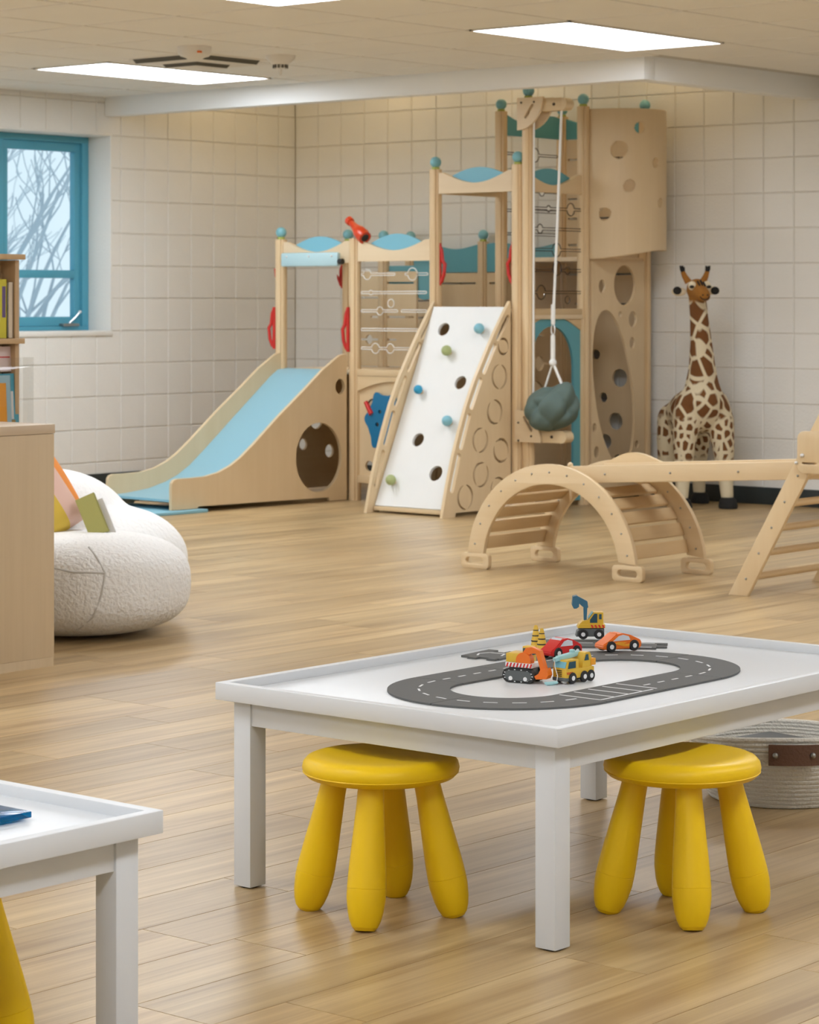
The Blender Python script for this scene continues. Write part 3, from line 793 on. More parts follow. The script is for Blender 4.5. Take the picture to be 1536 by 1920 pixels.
for wx in (-.020, .017):
    for s in (-1, 1): wheel(t, wx, s*.0165, .0115, .008)
# cones
for k, (x, y, lab) in enumerate([(8.205, -8.022, 'yellow toy traffic cone in front, beside the red car'), (8.160, -7.985, 'yellow toy traffic cone behind the other cone')]):
    t = thing('toy_cone', lab, 'toy cone', (x, y, ZT), R(20+30*k), 'yellow toy traffic cones')
    obj('base', MB().box(-.016, .016, -.016, .016, 0, .004, .001), 'toy_yellow', t, False)
    obj('cone', MB().lathe([(.0125, .004), (.0095, .018), (.0105, .0185), (.0075, .030), (.0085, .0305), (.0055, .042), (.0062, .0425), (.0035, .052), (.0, .053)], 24), 'toy_yellow', t, False)
    obj('band', MB().lathe([(.0105, .0155), (.0112, .0158), (.0106, .0178), (.0098, .018)], 24).lathe([(.0082, .0275), (.0088, .0278), (.0083, .0296), (.0076, .0298)], 24).lathe([(.0060, .040), (.0066, .0402), (.0061, .0416), (.0055, .0418)], 24), 'tyre', t, False)

# ------------------------------------------------------------------ plastic tiles on the lower left table
tl = obj('plastic_tile', MB().box(8.655, 8.735, -10.10, -9.992, .3985, .4085, .0015), 'blue_plastic')
tag(tl, 'translucent blue plastic tile on the lower left table', 'tile')
tag(obj('plastic_tile', MB().box(8.60, 8.70, -10.12, -9.985, .3952, .3982, .001), 'teal_plastic'), 'thin translucent teal tile underneath the blue one', 'tile')

# ------------------------------------------------------------------ rope basket
t = thing('rope_basket', 'white coiled rope basket with brown leather handles behind the table', 'basket', (8.412, -7.355, 0), R(-49.7))
nz = 16; hb = .160
def brim(a): return hb+.022*math.cos(2*a)*-1+.0
for k in range(nz):
    f = k/(nz-1); r0 = .165+.045*math.sin(f*PI/2)
    pts = []
    N = 56
    for i in range(N+1):
        a = 2*PI*i/N; h = .007+(hb-.012)*f+.012*f*f*math.cos(a)-.010*f*f*math.sin(a)**2
        pts.append((r0*math.cos(a), r0*math.sin(a), h))
    obj('coil', MB().tube(pts, .0066, 8, cap=False), 'basket_rope', t, False)
obj('base', MB().lathe([(0, .002), (.168, .002), (.168, .012), (0, .012)], 40), 'basket_rope', t, False)
for s in (0, PI):
    hm = MB(); N = 10; ro = .222
    vs = []; fs = []
    for i in range(N+1):
        a = s-.26+.52*i/N
        for r_, z in ((ro, .066), (ro+.006, .066), (ro+.006, .114), (ro, .114)):
            vs.append((r_*math.cos(a), r_*math.sin(a), z+.045+(.0 if s == 0 else -.022)))
    for i in range(N):
        for j in range(4): fs.append((i*4+j, i*4+(j+1) % 4, i*4+4+(j+1) % 4, i*4+4+j))
    fs += [(0,1,2,3), (N*4+3, N*4+2, N*4+1, N*4)]
    hm.add(vs, fs)
    h = obj('handle', hm, 'leather', t, False)
    for a in (s-.19, s+.19): obj('rivet', MB().ball(((ro+.007)*math.cos(a), (ro+.007)*math.sin(a), .135 if s == 0 else .113), .007, 10, 6), 'metal', h, False)
bx = thing('game_box', 'black box lying inside the rope basket', 'box', (8.405, -7.335, .015), R(-10))
obj('box_body', MB().box(-.12, .10, -.09, .09, 0, .110, .004), 'dark_box', bx, False)
obj('box_label', MB().box(-.03, .05, -.04, .03, .110, .1108), 'metal', bx, False)

# ------------------------------------------------------------------ low bookcase, display shelf, books
t = thing('bookcase', 'low pale wood bookcase end at the left edge, in front of the beanbag', 'bookcase', (5.30, -7.55, 0))
X1, Y1 = 5.47, -7.035
obj('end_panel', MB().box(X1-.025, X1, Y1-1.1, Y1, .03, .752, .002), 'ash_veneer', t)
obj('plinth', MB().box(X1-.03, X1-.001, Y1-1.1, Y1-.002, 0, .03), 'ash_veneer', t)
obj('top', MB().box(X1-.36, X1+.002, Y1-1.1, Y1+.002, .753, .783, .002), 'ash_top', t)
obj('back_panel', MB().box(X1-.35, X1-.33, Y1-1.1, Y1-.002, 0, .752), 'ash_veneer', t)
obj('side_panel', MB().box(X1-.35, X1-.025, Y1-.022, Y1-.002, 0, .752), 'ash_veneer', t)
obj('shelf', MB().box(X1-.33, X1-.025, Y1-1.1, Y1-.022, .38, .40), 'ash_veneer', t)
t = thing('display_shelf', 'tall pale wood book display shelf behind the low bookcase, under the window', 'bookcase', (4.98, -7.5, 0))
SX, SY = 4.98, -6.819
obj('back_panel', MB().box(SX-.02, SX, SY-1.2, SY, 0, 1.32, .001), 'shelf_pine', t)
obj('end_panel', MB().box(SX, SX+.07, SY-.018, SY, 0, 1.32, .001), 'shelf_pine', t)
for z, d in ((1.322, .098), (1.036, .095)):
    obj('shelf', MB().box(SX-.02, SX+d, SY-1.2, SY+.004, z, z+.018, .001), 'shelf_pine', t)
obj('shelf', MB().box(SX-.02, SX+.117, SY-1.2, SY+.004, .70, .718, .001), 'shelf_pine', t)
ac = obj('clear_ledge', MB().box(SX+.118, SX+.122, SY-1.2, SY+.02, .70, .99, .001).box(SX+.07, SX+.122, SY+.016, SY+.020, .70, .99, .001), 'clear_acrylic', t)
def book(loc, dims, ang, cover, label, lean=0, deco=None, group='books on the display shelf', roll=0):
    """dims = (thickness along x, width along y, height)"""
    t = thing('book', label, 'book', loc, ang, group)
    th, w, h = dims
    M = Matrix.Rotation(roll, 4, 'X') @ Matrix.Rotation(lean, 4, 'Y')
    obj('cover', MB().box(0, .002, -w/2, w/2, 0, h, 0, M).box(th-.002, th, -w/2, w/2, 0, h, 0, M).box(0, th, w/2-.002, w/2, 0, h, 0, M), cover, t, False)
    obj('pages', MB().box(.002, th-.002, -w/2+.003, w/2-.002, .003, h-.003, 0, M), 'paper', t, False)
    for mt, y0, y1, z0, z1 in (deco or []):
        obj('cover_print', MB().box(th, th+.0005, -w/2+y0*w, -w/2+y1*w, z0*h, z1*h, 0, M), mt, t, False)
    return t
book((SX+.012, SY-.079, 1.055), (.045, .070, .20), 0, 'book_yellow', 'thick yellow book with a pictured cover on the upper shelf', 0, [('book_green', .05, .45, .45, .85), ('book_white', .1, .55, .28, .38), ('book_violet', .70, .92, .35, .88)])
book((SX+.010, SY-.030, 1.055), (.052, .019, .19), 0, 'book_cream', 'thin cream book standing at the right end of the upper shelf')
book((SX+.003, SY-.13, 1.055), (.008, .12, .235), R(0), 'book_pink', 'tall pale pink book showing above the yellow one')
book((SX+.062, SY-.082, .719), (.012, .16, .215), 0, 'book_blue', 'blue picture book with a white disc, front row at right', R(-3), [('book_white', .55, .86, .28, .72), ('book_brown', .52, .90, .02, .27)])
book((SX+.080, SY-.130, .719), (.012, .16, .21), 0, 'book_sky', 'light blue picture book in front of the blue one', R(-3))
book((SX+.098, SY-.165, .719), (.012, .16, .185), 0, 'book_orange', 'orange picture book at the left edge, frontmost in the row', R(-3), [('book_white', .4, .9, .0, .25)])
book((SX+.03, SY-.13, .940), (.02, .24, .085), 0, 'book_pink', 'pale pink picture book lying behind the clear ledge', R(-4), [('red', .1, .95, .55, .6), ('red', .25, .30, .3, .4)])
tag(obj('label_card', MB().box(SX+.1225, SX+.124, SY-.045, SY+.004, .722, .765), 'book_white'), 'small white label card on the clear book ledge', 'card')
tag(obj('orange_block', MB().box(SX+.10, SX+.118, SY+.0205, SY+.034, .700, .7355, .002), 'toy_orange'), 'tiny orange block beside the label card', 'block')

# ------------------------------------------------------------------ sherpa beanbag, cushion, books
def blob(name, mb, mat, vox, parent=None, smoothit=8, world=True):
    o = obj(name, mb, mat, parent, world)
    r = o.modifiers.new('remesh', 'REMESH'); r.mode = 'VOXEL'; r.voxel_size = vox; r.use_smooth_shade = True
    s = o.modifiers.new('smooth', 'SMOOTH'); s.factor = .5; s.iterations = smoothit
    return o
bb = thing('beanbag_chair', 'white sherpa beanbag chair between the bookcase and the slide', 'beanbag', (4.90, -6.45, 0))
mb = MB()
mb.superball((4.895, -6.415, .180), (.42, .395, .178), .68)
blob('seat', mb, 'sherpa', .018, bb, 10)
mb = MB()
mb.ball((4.56, -6.28, .30), 1, 40, 26, (.26, .40, .265))
mb.ball((4.72, -6.09, .22), 1, 40, 26, (.28, .30, .205))
blob('backrest', mb, 'sherpa_light', .018, bb, 12)
def surf(a, zz):       # point on seat ellipsoid at angle a and height zz
    t_ = abs((zz-.180)/.178)**(1/.68); k = max(0, 1-t_*t_)**.34; return (4.895+.419*k*math.cos(a), -6.415+.394*k*math.sin(a), zz)
obj('seam', MB().tube([surf(R(-36), .33), surf(R(-33), .30), surf(R(-30), .25), surf(R(-32), .18), surf(R(-36), .10), surf(R(-44), .05)], .004, 8).tube([surf(R(-30), .25), surf(R(-46), .255), surf(R(-64), .275), surf(R(-84), .29)], .004, 8), 'seam', bb)
cu = thing('cushion', 'cushion with yellow, pink and orange stripes leaning in the beanbag', 'cushion', (4.86, -6.50, .36), R(-20))
def pillow(mb, w, h, t_, n=14):
    vs = []; fs = []
    for sgn in (1, -1):
        b0 = len(vs)
        for i in range(n+1):
            for j in range(n+1):
                u, v = -1+2*i/n, -1+2*j/n
                d = max(0, (1-u**4)*(1-v**4))**.5
                pinch = 1-.06*(u*u*v*v)
                vs.append((sgn*t_*d, u*w/2*(1-.05*(1-v*v) if False else 1)*pinch, v*h/2*pinch))
        for i in range(n):
            for j in range(n):
                a = b0+i*(n+1)+j; fs.append((a, a+n+1, a+n+2, a+1))
    return mb.add(vs, fs)
me = pillow(MB(), .36, .33, .065, 22).mesh('cover')
m, nt, b = newmat('cushion_stripes'); b.inputs['Roughness'].default_value = .85
tcx = nn(nt, 'ShaderNodeTexCoord'); spx = nn(nt, 'ShaderNodeSeparateXYZ'); nt.links.new(tcx.outputs['Object'], spx.inputs[0])
mul_ = nn(nt, 'ShaderNodeMath', operation='MULTIPLY_ADD'); mul_.inputs[1].default_value = .55; nt.links.new(spx.outputs['Z'], mul_.inputs[0]); nt.links.new(spx.outputs['Y'], mul_.inputs[2])
rmp = nn(nt, 'ShaderNodeValToRGB'); rmp.color_ramp.interpolation = 'CONSTANT'
e_ = rmp.color_ramp.elements; e_[0].position = 0; e_[0].color = (.68, .48, .07, 1); e_[1].position = .49; e_[1].color = (.74, .50, .42, 1)
e2 = e_.new(.58); e2.color = (.78, .27, .05, 1)
mr_ = nn(nt, 'ShaderNodeMapRange'); mr_.inputs[1].default_value = -.3; mr_.inputs[2].default_value = .5
nt.links.new(mul_.outputs[0], mr_.inputs[0]); nt.links.new(mr_.outputs[0], rmp.inputs[0]); nt.links.new(rmp.outputs[0], b.inputs['Base Color'])
me.materials.append(MATS['cushion_stripes'])
me.transform(Matrix.Translation((-.10, -.055, .110)) @ Matrix.Rotation(R(-22), 4, 'Y') @ Matrix.Rotation(R(24), 4, 'X'))
put('cushion_cover', me, None, cu, False)
for loc, dims, ang, lean, cov, lab in (((4.968, -6.368, .346), (.018, .072, .150), R(-50), R(-14), 'book_olive', 'small olive green book leaning on the beanbag beside the cushion'),
                                       ((4.978, -6.325, .345), (.012, .040, .135), R(-50), R(-14), 'book_floral', 'small white flower-patterned book in front of the olive one')):
    book(loc, dims, ang, cov, lab, lean, None, 'books on the beanbag', R(24))

# ------------------------------------------------------------------ wooden play structure
PS = thing('play_structure', 'wooden climbing structure with slide, white climbing ramp and tall tower in the corner', 'play structure', (2.0, -.69, 0))
def post(x, y, z1, ball=True):
    prof = []
    n = 32
    for k in range(n):
        a = 2*PI*k/n; r = .036-(.0065 if k % 8 == 4 else 0); prof.append((x+r*math.cos(a), y+r*math.sin(a)))
    p = obj('post', MB().prism(prof, 0, z1, lambda a, b_, h: (a, b_, h)), 'pine_post', PS)
    if ball:
        obj('collar', MB().lathe([(.020, z1), (.023, z1+.004), (.023, z1+.010), (.020, z1+.014)], 20, (x, y, 0)), 'ball_green', p)
        obj('ball_finial', MB().ball((x, y, z1+.042), .033, 22, 14), 'ball_blue', p)
    return p
X0, X1_, X2, X3 = 1.09, 1.69, 2.31, 2.915; YF, YM, YB = -1.30, -.69, -.085
for a in ((X0, YF, 1.552), (X1_, YF, 1.548, False), (X0, YM, 1.552), (X1_, YB, 1.552), (X0, YB, 1.552), (1.385, YM, 1.540),
          (X2, YF, 1.936), (X3-.004, YF, 1.945), (2.985, YF, 2.312), (X3, YM, 2.305), (X2, YM, 2.305), (X2, YB, 2.305), (X3+.01, YB, 2.305)):
    post(*a)
# rails with a dipped board and a teal lens board behind it
def rail(p, q, zb, zt, dip, top, mat='birch_h', teal='sky_blue', off=.0, wave=False):
    p = Vector((p[0], p[1], 0)); q = Vector((q[0], q[1], 0)); U = (q-p).normalized(); L = (q-p).length
    O = (p.x, p.y, 0); a, b_ = .034, L-.034
    N = Vector((U.y, -U.x, 0))
    arcp = []
    for k in range(17):
        f = k/16; x = a+.03+(b_-a-.06)*f; arcp.append((x, zt-(zt-dip)*math.sin(PI*f)))
    board = [(a, zb), (b_, zb), (b_, zt)]+arcp[::-1]+[(a, zt)]
    Of = Vector(O)+N*off
    me = sheet(board, [], .03, tuple(Of), U, ZA)
    r_ = put('rail_board', me, mat, PS)
    lens = []
    for k in range(17):
        f = k/16; x = a+.045+(b_-a-.09)*f; lens.append((x, zt-.03+(top-zt+.03)*math.sin(PI*f)))
    lens2 = [(b_-.045, dip-.03), (a+.045, dip-.03)]
    Ob = Vector(O)-N*(.024-off)
    put('lens_board', sheet(lens+lens2, [], .014, tuple(Ob), U, ZA), teal, r_)
    return r_
rail((X0, YF), (X1_, YF), 1.405, 1.535, 1.472, 1.566)
rail((X1_, YF), (X2, YF), 1.412, 1.535, 1.475, 1.573)
rail((X2, YF), (X3, YF), 1.795, 1.915, 1.852, 1.942)
rail((X3, YF), (X3, YM), 1.795, 1.905, 1.838, 1.935, 'birch_y', 'teal')
rail((X2, YM), (X2, YF), 1.795, 1.915, 1.852, 1.942, 'birch_y', 'teal')
rail((X0, YM), (X0, YF), 1.405, 1.535, 1.472, 1.566, 'birch_y', 'sky_blue')
# roller guard above the slide
rg = obj('roller_guard', MB().box(1.155, 1.615, -1.375, -1.345, 1.385, 1.468, .010), 'pale_blue', PS)
obj('roller_cap', MB().lathe([(0, 0), (.017, 0), (.017, .03), (0, .03)], 14, M=Matrix.Translation((1.615, -1.36, 1.412)) @ Matrix.Rotation(PI/2, 4, 'Y')), 'black', rg)
for x in (1.205, 1.385, 1.57): obj('screw_head', MB().ball((x, -1.376, 1.445), .007, 10, 6), 'metal_pale', rg)
# wavy teal boards at the back and round the tall tower
def wavy(p, q, zb, zt, amp, mat='teal'):
    p = Vector((*p, 0)); q = Vector((*q, 0)); U = (q-p).normalized(); L = (q-p).length
    top = [(.03+(L-.06)*k/20, zt+amp*math.sin(2*PI*k/20+.6)) for k in range(21)]
    put('wave_board', sheet([(.03, zb), (L-.03, zb)]+top[::-1], [], .018, (p.x, p.y, 0), U, ZA), mat, PS)
wavy((X0, YB), (X1_, YB), 1.36, 1.525, .018); wavy((X1_, YB), (X2, YB), 1.36, 1.525, .018)
wavy((X2, YB), (X2, YM), 2.165, 2.275, .028); wavy((X3, YB), (X2, YB), 2.165, 2.275, .028)
# boards with slots and round cut-outs
def rim_of(poly, O, U, V, parent, mat='slot_edge', r=.0022, off=.006):
    U = Vector(U).normalized(); V = Vector(V).normalized(); N = U.cross(V); mb = MB()
    pts = [Vector(O)+U*x+V*y+N*off for x, y in poly]; pts.append(pts[0])
    mb.tube(pts, r, 5, cap=False); return obj('cut_edge', mb, mat, parent)
def slot_board(p, q, zb, zt, slots, circles, mat, name='slot_board', thick=.016, rims=None):
    p = Vector((*p, 0)); q = Vector((*q, 0)); U = (q-p).normalized(); L = (q-p).length
    holes = []
    for q_ in slots: holes.append(beadslot(q_[0], q_[1], q_[2], .0065, q_[3] if len(q_) > 3 else []))
    for x, z, r in circles: holes.append(circ(x, z, r, 24))
    o = put(name, sheet(rect(.034, L-.034, zb, zt), holes, thick, (p.x, p.y, 0), U, ZA), mat, PS)
    if rims:
        for h in holes: rim_of(h, (p.x, p.y, 0), U, ZA, o, rims, .0028, thick/2+.001); 
    return o
# clear panel over the middle bay and its frame
slot_board((X1_, YF), (X2, YF), .782, 1.405, [(.06,.31,1.335,[(.10,.030)]), (.40,.56,1.335,[(.45,.036)]), (.06,.55,1.228,[(.13,.014)]), (.06,.33,1.12,[(.20,.024)]), (.37,.55,1.12), (.06,.50,1.01), (.06,.46,.90,[(.165,.030), (.28,.028)])],
           [(.285,1.165,.024)], 'clear_acrylic', 'clear_panel', .01, 'rope')
slot_board((X3, YF), (X3, YM), 1.135, 1.79, [(.05,.575,1.704,[(.27,.018), (.48,.036)]), (.05,.575,1.588,[(.19,.026)]), (.05,.575,1.470,[(.345,.040)]), (.05,.30,1.353), (.40,.575,1.353,[(.45,.022)]), (.05,.575,1.228,[(.20,.040)])],
           [(.35,1.365,.040), (.45,1.185,.022)], 'clear_acrylic', 'clear_panel', .01, 'slot_dark')
slot_board((X2, YB), (X2, YM), 1.44, 2.16, [(.05,.55,2.06,[(.27,.042)]), (.05,.55,1.84,[(.20,.026)]), (.05,.55,1.72), (.05,.55,1.58,[(.3,.03)])], [], 'clear_acrylic', 'clear_panel', .01, 'slot_dark')
# plywood back boards
slot_board((X3, YB), (X2, YB), .03, 2.16, [(.06,.24,2.04), (.34,.55,2.04), (.06,.24,1.93), (.06,.55,1.80), (.06,.55,1.68), (.06,.55,1.52,[(.28,.045)]), (.06,.55,1.34,[(.40,.05)]), (.1,.5,1.16)],
           [(.345,.854,.030), (.17,.716,.055), (.29,.596,.030), (.20,.454,.052), (.275,.33,.045), (.18,.225,.03), (.44,1.0,.05)], 'birch')
slot_board((X2, YB), (X1_, YB), .03, 1.355, [(.06,.56,1.29,[(.24,.040)]), (.06,.42,1.18), (.1,.56,1.07,[(.48,.03)]), (.06,.4,.96)], [(.30,.5,.06), (.45,.25,.05)], 'birch')
slot_board((X1_, YB), (X0, YB), .03, 1.355, [(.06,.56,1.29,[(.45,.036)]), (.35,.55,1.18), (.1,.56,1.07)], [(.2,.9,.04), (.40,.42,.07), (.22,.34,.035)], 'birch')
slot_board((X2, YB), (X2, YM), .03, 1.42, [(.2,.42,.97,[(.30,.032)]), (.15,.4,.8,[(.24,.045)])], [(.36,.33,.04), (.30,.58,.12)], 'birch_y', 'inner_board')
slot_board((X2, YM), (X2, YF), .03, 1.09, [(.24,.42,.945,[(.33,.036)]), (.3,.54,.76,[(.43,.05)])], [(.2,.42,.10), (.33,.2,.045)], 'birch_y', 'inner_board')
slot_board((X1_, YM), (X0, YM), .775, 1.36, [(.06,.28,1.29), (.32,.54,1.20), (.06,.4,1.08,[(.30,.032)]), (.2,.54,.94,[(.42,.03)])], [], 'birch', 'inner_board')
slot_board((X0, YM), (X0, YF), .03, .74, [], [(.30,.45,.06), (.18,.25,.04), (.42,.30,.035)], 'birch_y', 'inner_board')
# platforms and cross bars
obj('platform', MB().box(X0-.03, X2-.03, YF+.03, YM+.03, .742, .770, .003), 'birch_h', PS)
obj('platform', MB().box(X2-.02, X3+.02, YF+.03, YM-.03, 1.075, 1.10, .003), 'birch_h', PS)
obj('platform', MB().box(X2-.02, X3+.02, YM+.03, YB-.03, 1.41, 1.435, .003), 'birch_h', PS)
obj('cross_bar', MB().box(X1_+.034, X2-.034, YF-.022, YF+.022, .736, .776, .003), 'climb_x', PS)
obj('cross_bar', MB().box(X1_+.034, X2-.034, YF-.018, YF+.022, .105, .150, .003), 'climb_x', PS)
obj('cross_bar', MB().box(X3-.02, X3+.02, YF+.034, YM-.034, 1.098, 1.135, .003), 'climb_y', PS)
obj('cross_bar', MB().box(X2+.034, X3-.034, YF-.02, YF+.02, 1.10, 1.135, .003), 'climb_x', PS)
# lower front board of the middle bay with the blue sheep-shaped board
arch = [(.034, .735), (.586, .735), (.586, .15), (.034, .15)]
put('bay_board', sheet(rect(.034, .586, .15, .735), [circ(.113, .206, .031, 24), circ(.165, .545, .034, 24)], .016, (X1_, YF+.006, 0), XA, ZA), 'birch', PS)
cr = [(.034, .735), (.586, .735), (.586, .66)]+[(.034+.552*(1-k/14), .635+.072*math.sin(PI*(.05+.9*k/14))) for k in range(15)]
put('bay_valance', sheet(cr, [], .014, (X1_, YF-.012, 0), XA, ZA), 'climb_x', PS)
pts = []
for k in range(72):
    a = 2*PI*k/72; r = .132+.030*(.5+.5*math.cos(6*a+.4))**2.2
    pts.append((.255+r*math.cos(a)*.92, .475+r*1.15*math.sin(a)))
bb_ = put('blue_play_board', sheet(pts, [circ(.225, .53, .012, 14), circ(.205, .455, .013, 14), circ(.255, .385, .013, 14), circ(.32, .56, .013, 14), circ(.35, .45, .02, 14)], .014, (X1_, YF-.032, 0), XA, ZA), 'deep_blue', PS)
obj('red_grip', MB().tube([(X1_+.115, YF-.035, .585), (X1_+.165, YF-.042, .515)], [.013, .016], 10), 'red', bb_)
obj('grip_ring', MB().tube([(X1_+.165+.040*math.cos(R(a)), YF-.03, .555+.045*math.sin(R(a))) for a in range(60, 220, 16)], .005, 6), 'slot_dark', bb_)
put('teal_hanging_board', sheet([(.02+.42*k/16, 1.395) for k in range(17)]+[(.44-.42*k/16, 1.27-.09*math.sin(PI*k/16)-.03*math.sin(3*PI*k/16)) for k in range(17)], [], .014, (X0+.28, YM+.02, 0), XA, ZA), 'teal', PS)
# doorway of the short tower: wooden header and teal arch
LY_ = YM-YF
dz = [(.034, .03), (.10, .03), (.10, .72)]+[(.305+.205*math.cos(PI-PI*k/16), .80+.235*math.sin(PI*k/16)) for k in range(17)]+[(.51, .72), (.51, .03), (.576, .03), (.576, 1.02), (.034, 1.02)]
dtop = [(.576-.542*k/16, 1.010+.085*math.sin(PI*k/16)) for k in range(17)]
put('door_arch', sheet(dz[:-2]+dtop, [], .016, (X3-.004, YF, 0), YA, ZA), 'teal', PS)
hd = [(.034, 1.098), (.576, 1.098), (.576, 1.005)]+[(.576-.542*k/16, 1.008+.085*math.sin(PI*k/16)) for k in range(17)]+[(.034, 1.005)]
put('door_header', sheet(hd, [], .018, (X3+.001, YF, 0), YA, ZA), 'climb_y', PS)
# side board of the tall tower with the big tilted oval
O_ = (X3+.025, YM, 0)
hol = [circ(.255, .665, .19, 44, .47, R(12)), circ(.365, 1.272, .108, 30, .118), circ(.14, 1.264, .034, 20, .04), circ(.322, 1.10, .018, 14), circ(.447, 1.07, .042, 22, .048), circ(.443, .931, .028, 18, .034), circ(.066, .441, .022, 14, .030), circ(.085, .300, .026, 16, .036), circ(.075, .170, .034, 18), circ(.49, .33, .022, 14)]
put('oval_board', sheet(rect(.038, .566, .03, 1.415), hol, .016, O_, YA, ZA), 'birch', PS)
# half-round bulge at the top of the tall tower
nA, nZ = 150, 120
holes = [(-52.8, 2.051, .052), (-28, 2.181, .034), (-4, 1.981, .030), (-41, 1.843, .037), (-69.8, 1.681, .038), (6, 1.749, .030)]
CR, CZ0, CZ1 = .285, 1.425, 2.29
bm = bmesh.new(); grid = []
for i in range(nA+1):
    col_ = []
    for j in range(nZ+1):
        a = -90+180*i/nA; q_ = min(1, max(0, (a+90)/105)); zl = CZ0-.004+.052*q_*q_*(3-2*q_); z = zl+(CZ1-zl)*j/nZ; s_ = R(a)*CR
        col_.append([s_, z])
    grid.append(col_)
cell = (CZ1-CZ0)/nZ
for ha, hz_, hr in holes:
    for col_ in grid:
        for p in col_:
            dx, dz_ = p[0]-R(ha)*CR, p[1]-hz_; d = math.hypot(dx, dz_)
            if abs(d-hr) < cell*.75 and d > 1e-6: p[0] = R(ha)*CR+dx/d*hr; p[1] = hz_+dz_/d*hr
vv = [[bm.verts.new((2.945+CR*math.cos(p[0]/CR), -.39+CR*math.sin(p[0]/CR), p[1])) for p in col_] for col_ in grid]
for i in range(nA):
    for j in range(nZ):
        mx_ = (grid[i][j][0]+grid[i+1][j+1][0])/2; mz_ = (grid[i][j][1]+grid[i+1][j+1][1])/2
        if any(math.hypot(mx_-R(ha)*CR, mz_-hz_) < hr-.001 for ha, hz_, hr in holes): continue
        bm.faces.new((vv[i][j], vv[i+1][j], vv[i+1][j+1], vv[i][j+1]))
me = bpy.data.meshes.new('bulge_board'); bm.to_mesh(me); bm.free(); smooth(me)
o = put('bulge_board', me, 'birch', PS); sd = o.modifiers.new('thick', 'SOLIDIFY'); sd.thickness = .012; sd.offset = -1
# ---- slide
SA = R(3.5); SD = Vector((-math.sin(SA), -math.cos(SA), 0)); SW = Vector((math.cos(SA), -math.sin(SA), 0)); S0 = Vector((1.375, -1.335, 0))
prof = [(-.01, .03), (-.01, .852), (.005, .865), (.04, .860), (.087, .834), (.186, .774), (.327, .668), (.535, .518), (.739, .359), (.832, .292), (.912, .248), (1.004, .214), (1.108, .196), (1.211, .193), (1.313, .193), (1.336, .186), (1.349, .170), (1.352, .14), (1.352, .021), (1.166, .021), (1.153, .032), (.137, .026), (.130, .004), (-.01, .004)][1:]+[]
prof = [(-.01, .004)]+prof[:-1]
sl = None
for s in (1, -1):
    hs = [circ(.219, .264, .186, 40, .203), circ(.045, .674, .04, 20, .045)] if s > 0 else [circ(.219, .264, .16, 36, .17), circ(.5, .2, .05, 20)]
    if s < 0: hs = [circ(.10, .52, .045, 20), circ(.02+.14, .36, .04, 20)]
    o = put('slide_side' if s > 0 else 'slide_side', sheet(prof, hs, .022, tuple(S0+SW*.275*s), SD, ZA), 'birch', PS)
bed = [(-.03, .772), (.035, .764), (.099, .722), (.382, .500), (.602, .325), (.738, .222), (.832, .168), (.925, .132), (1.056, .100), (1.211, .083), (1.345, .078)]
vs = []; fs = []
for k, (s_, z) in enumerate(bed):
    for w_ in (-.262, .262):
        p = S0+SD*s_+SW*w_; vs += [(p.x, p.y, z), (p.x, p.y, z-.014)]
for k in range(len(bed)-1):
    a = 4*k; b_ = a+4
    fs += [(a, a+2, b_+2, b_), (a+1, b_+1, b_+3, a+3), (a, b_, b_+1, a+1), (a+2, a+3, b_+3, b_+2)]
fs += [(0, 1, 3, 2), (len(vs)-4, len(vs)-2, len(vs)-1, len(vs)-3)]
o = obj('slide_bed', MB().add(vs, fs), 'slide_blue', PS); smooth(o.data, 60)
for s_ in (.30, 1.10):
    p = S0+SD*s_; mbx = MB().obox((p.x, p.y, .05), (.52, .05, .035), Rz(-SA)); obj('slide_brace', mbx, 'climb_x', PS)
# ---- white climbing ramp
RYb, RTp = -1.885, Vector((0, .54, 1.16)); RL = RTp.length; RV = RTp.normalized()
RX0, RX1 = 2.335, 2.875
ho = [circ(2.47-2.335, 1.119, .040, 26), circ(2.704-2.335, .794, .040, 26), circ(2.521-2.335, .441, .040, 26), circ(2.716-2.335, .248, .045, 26)]
rp = put('ramp_board', sheet(rect(.012, RX1-RX0-.012, .04, RL-.02), ho, .018, (RX0, RYb, .0), XA, RV), 'ramp_white', PS)
obj('ramp_sill', MB().box(RX0+.012, RX1-.012, RYb-.002, RYb+.03, .012, .036, .003), 'climb_x', PS)
RN = Vector(XA).cross(RV)
for x, d, mt in ((2.756, 1.110, 'hold_blue'), (2.568, .972, 'hold_green'), (2.445, .730, 'hold_deep'), (2.719, .548, 'hold_blue'), (2.44, .182, 'hold_green')):
    p = Vector((x, RYb, 0))+RV*d+RN*.008; q = p+RN*.03
    st_ = obj('climbing_hold', MB().ball(tuple(p+RN*.036), .030 if mt != 'hold_deep' else .026, 20, 12), mt, rp)
    obj('hold_stem', MB().tube([p, q], .013, 12), 'climb_x', rp)
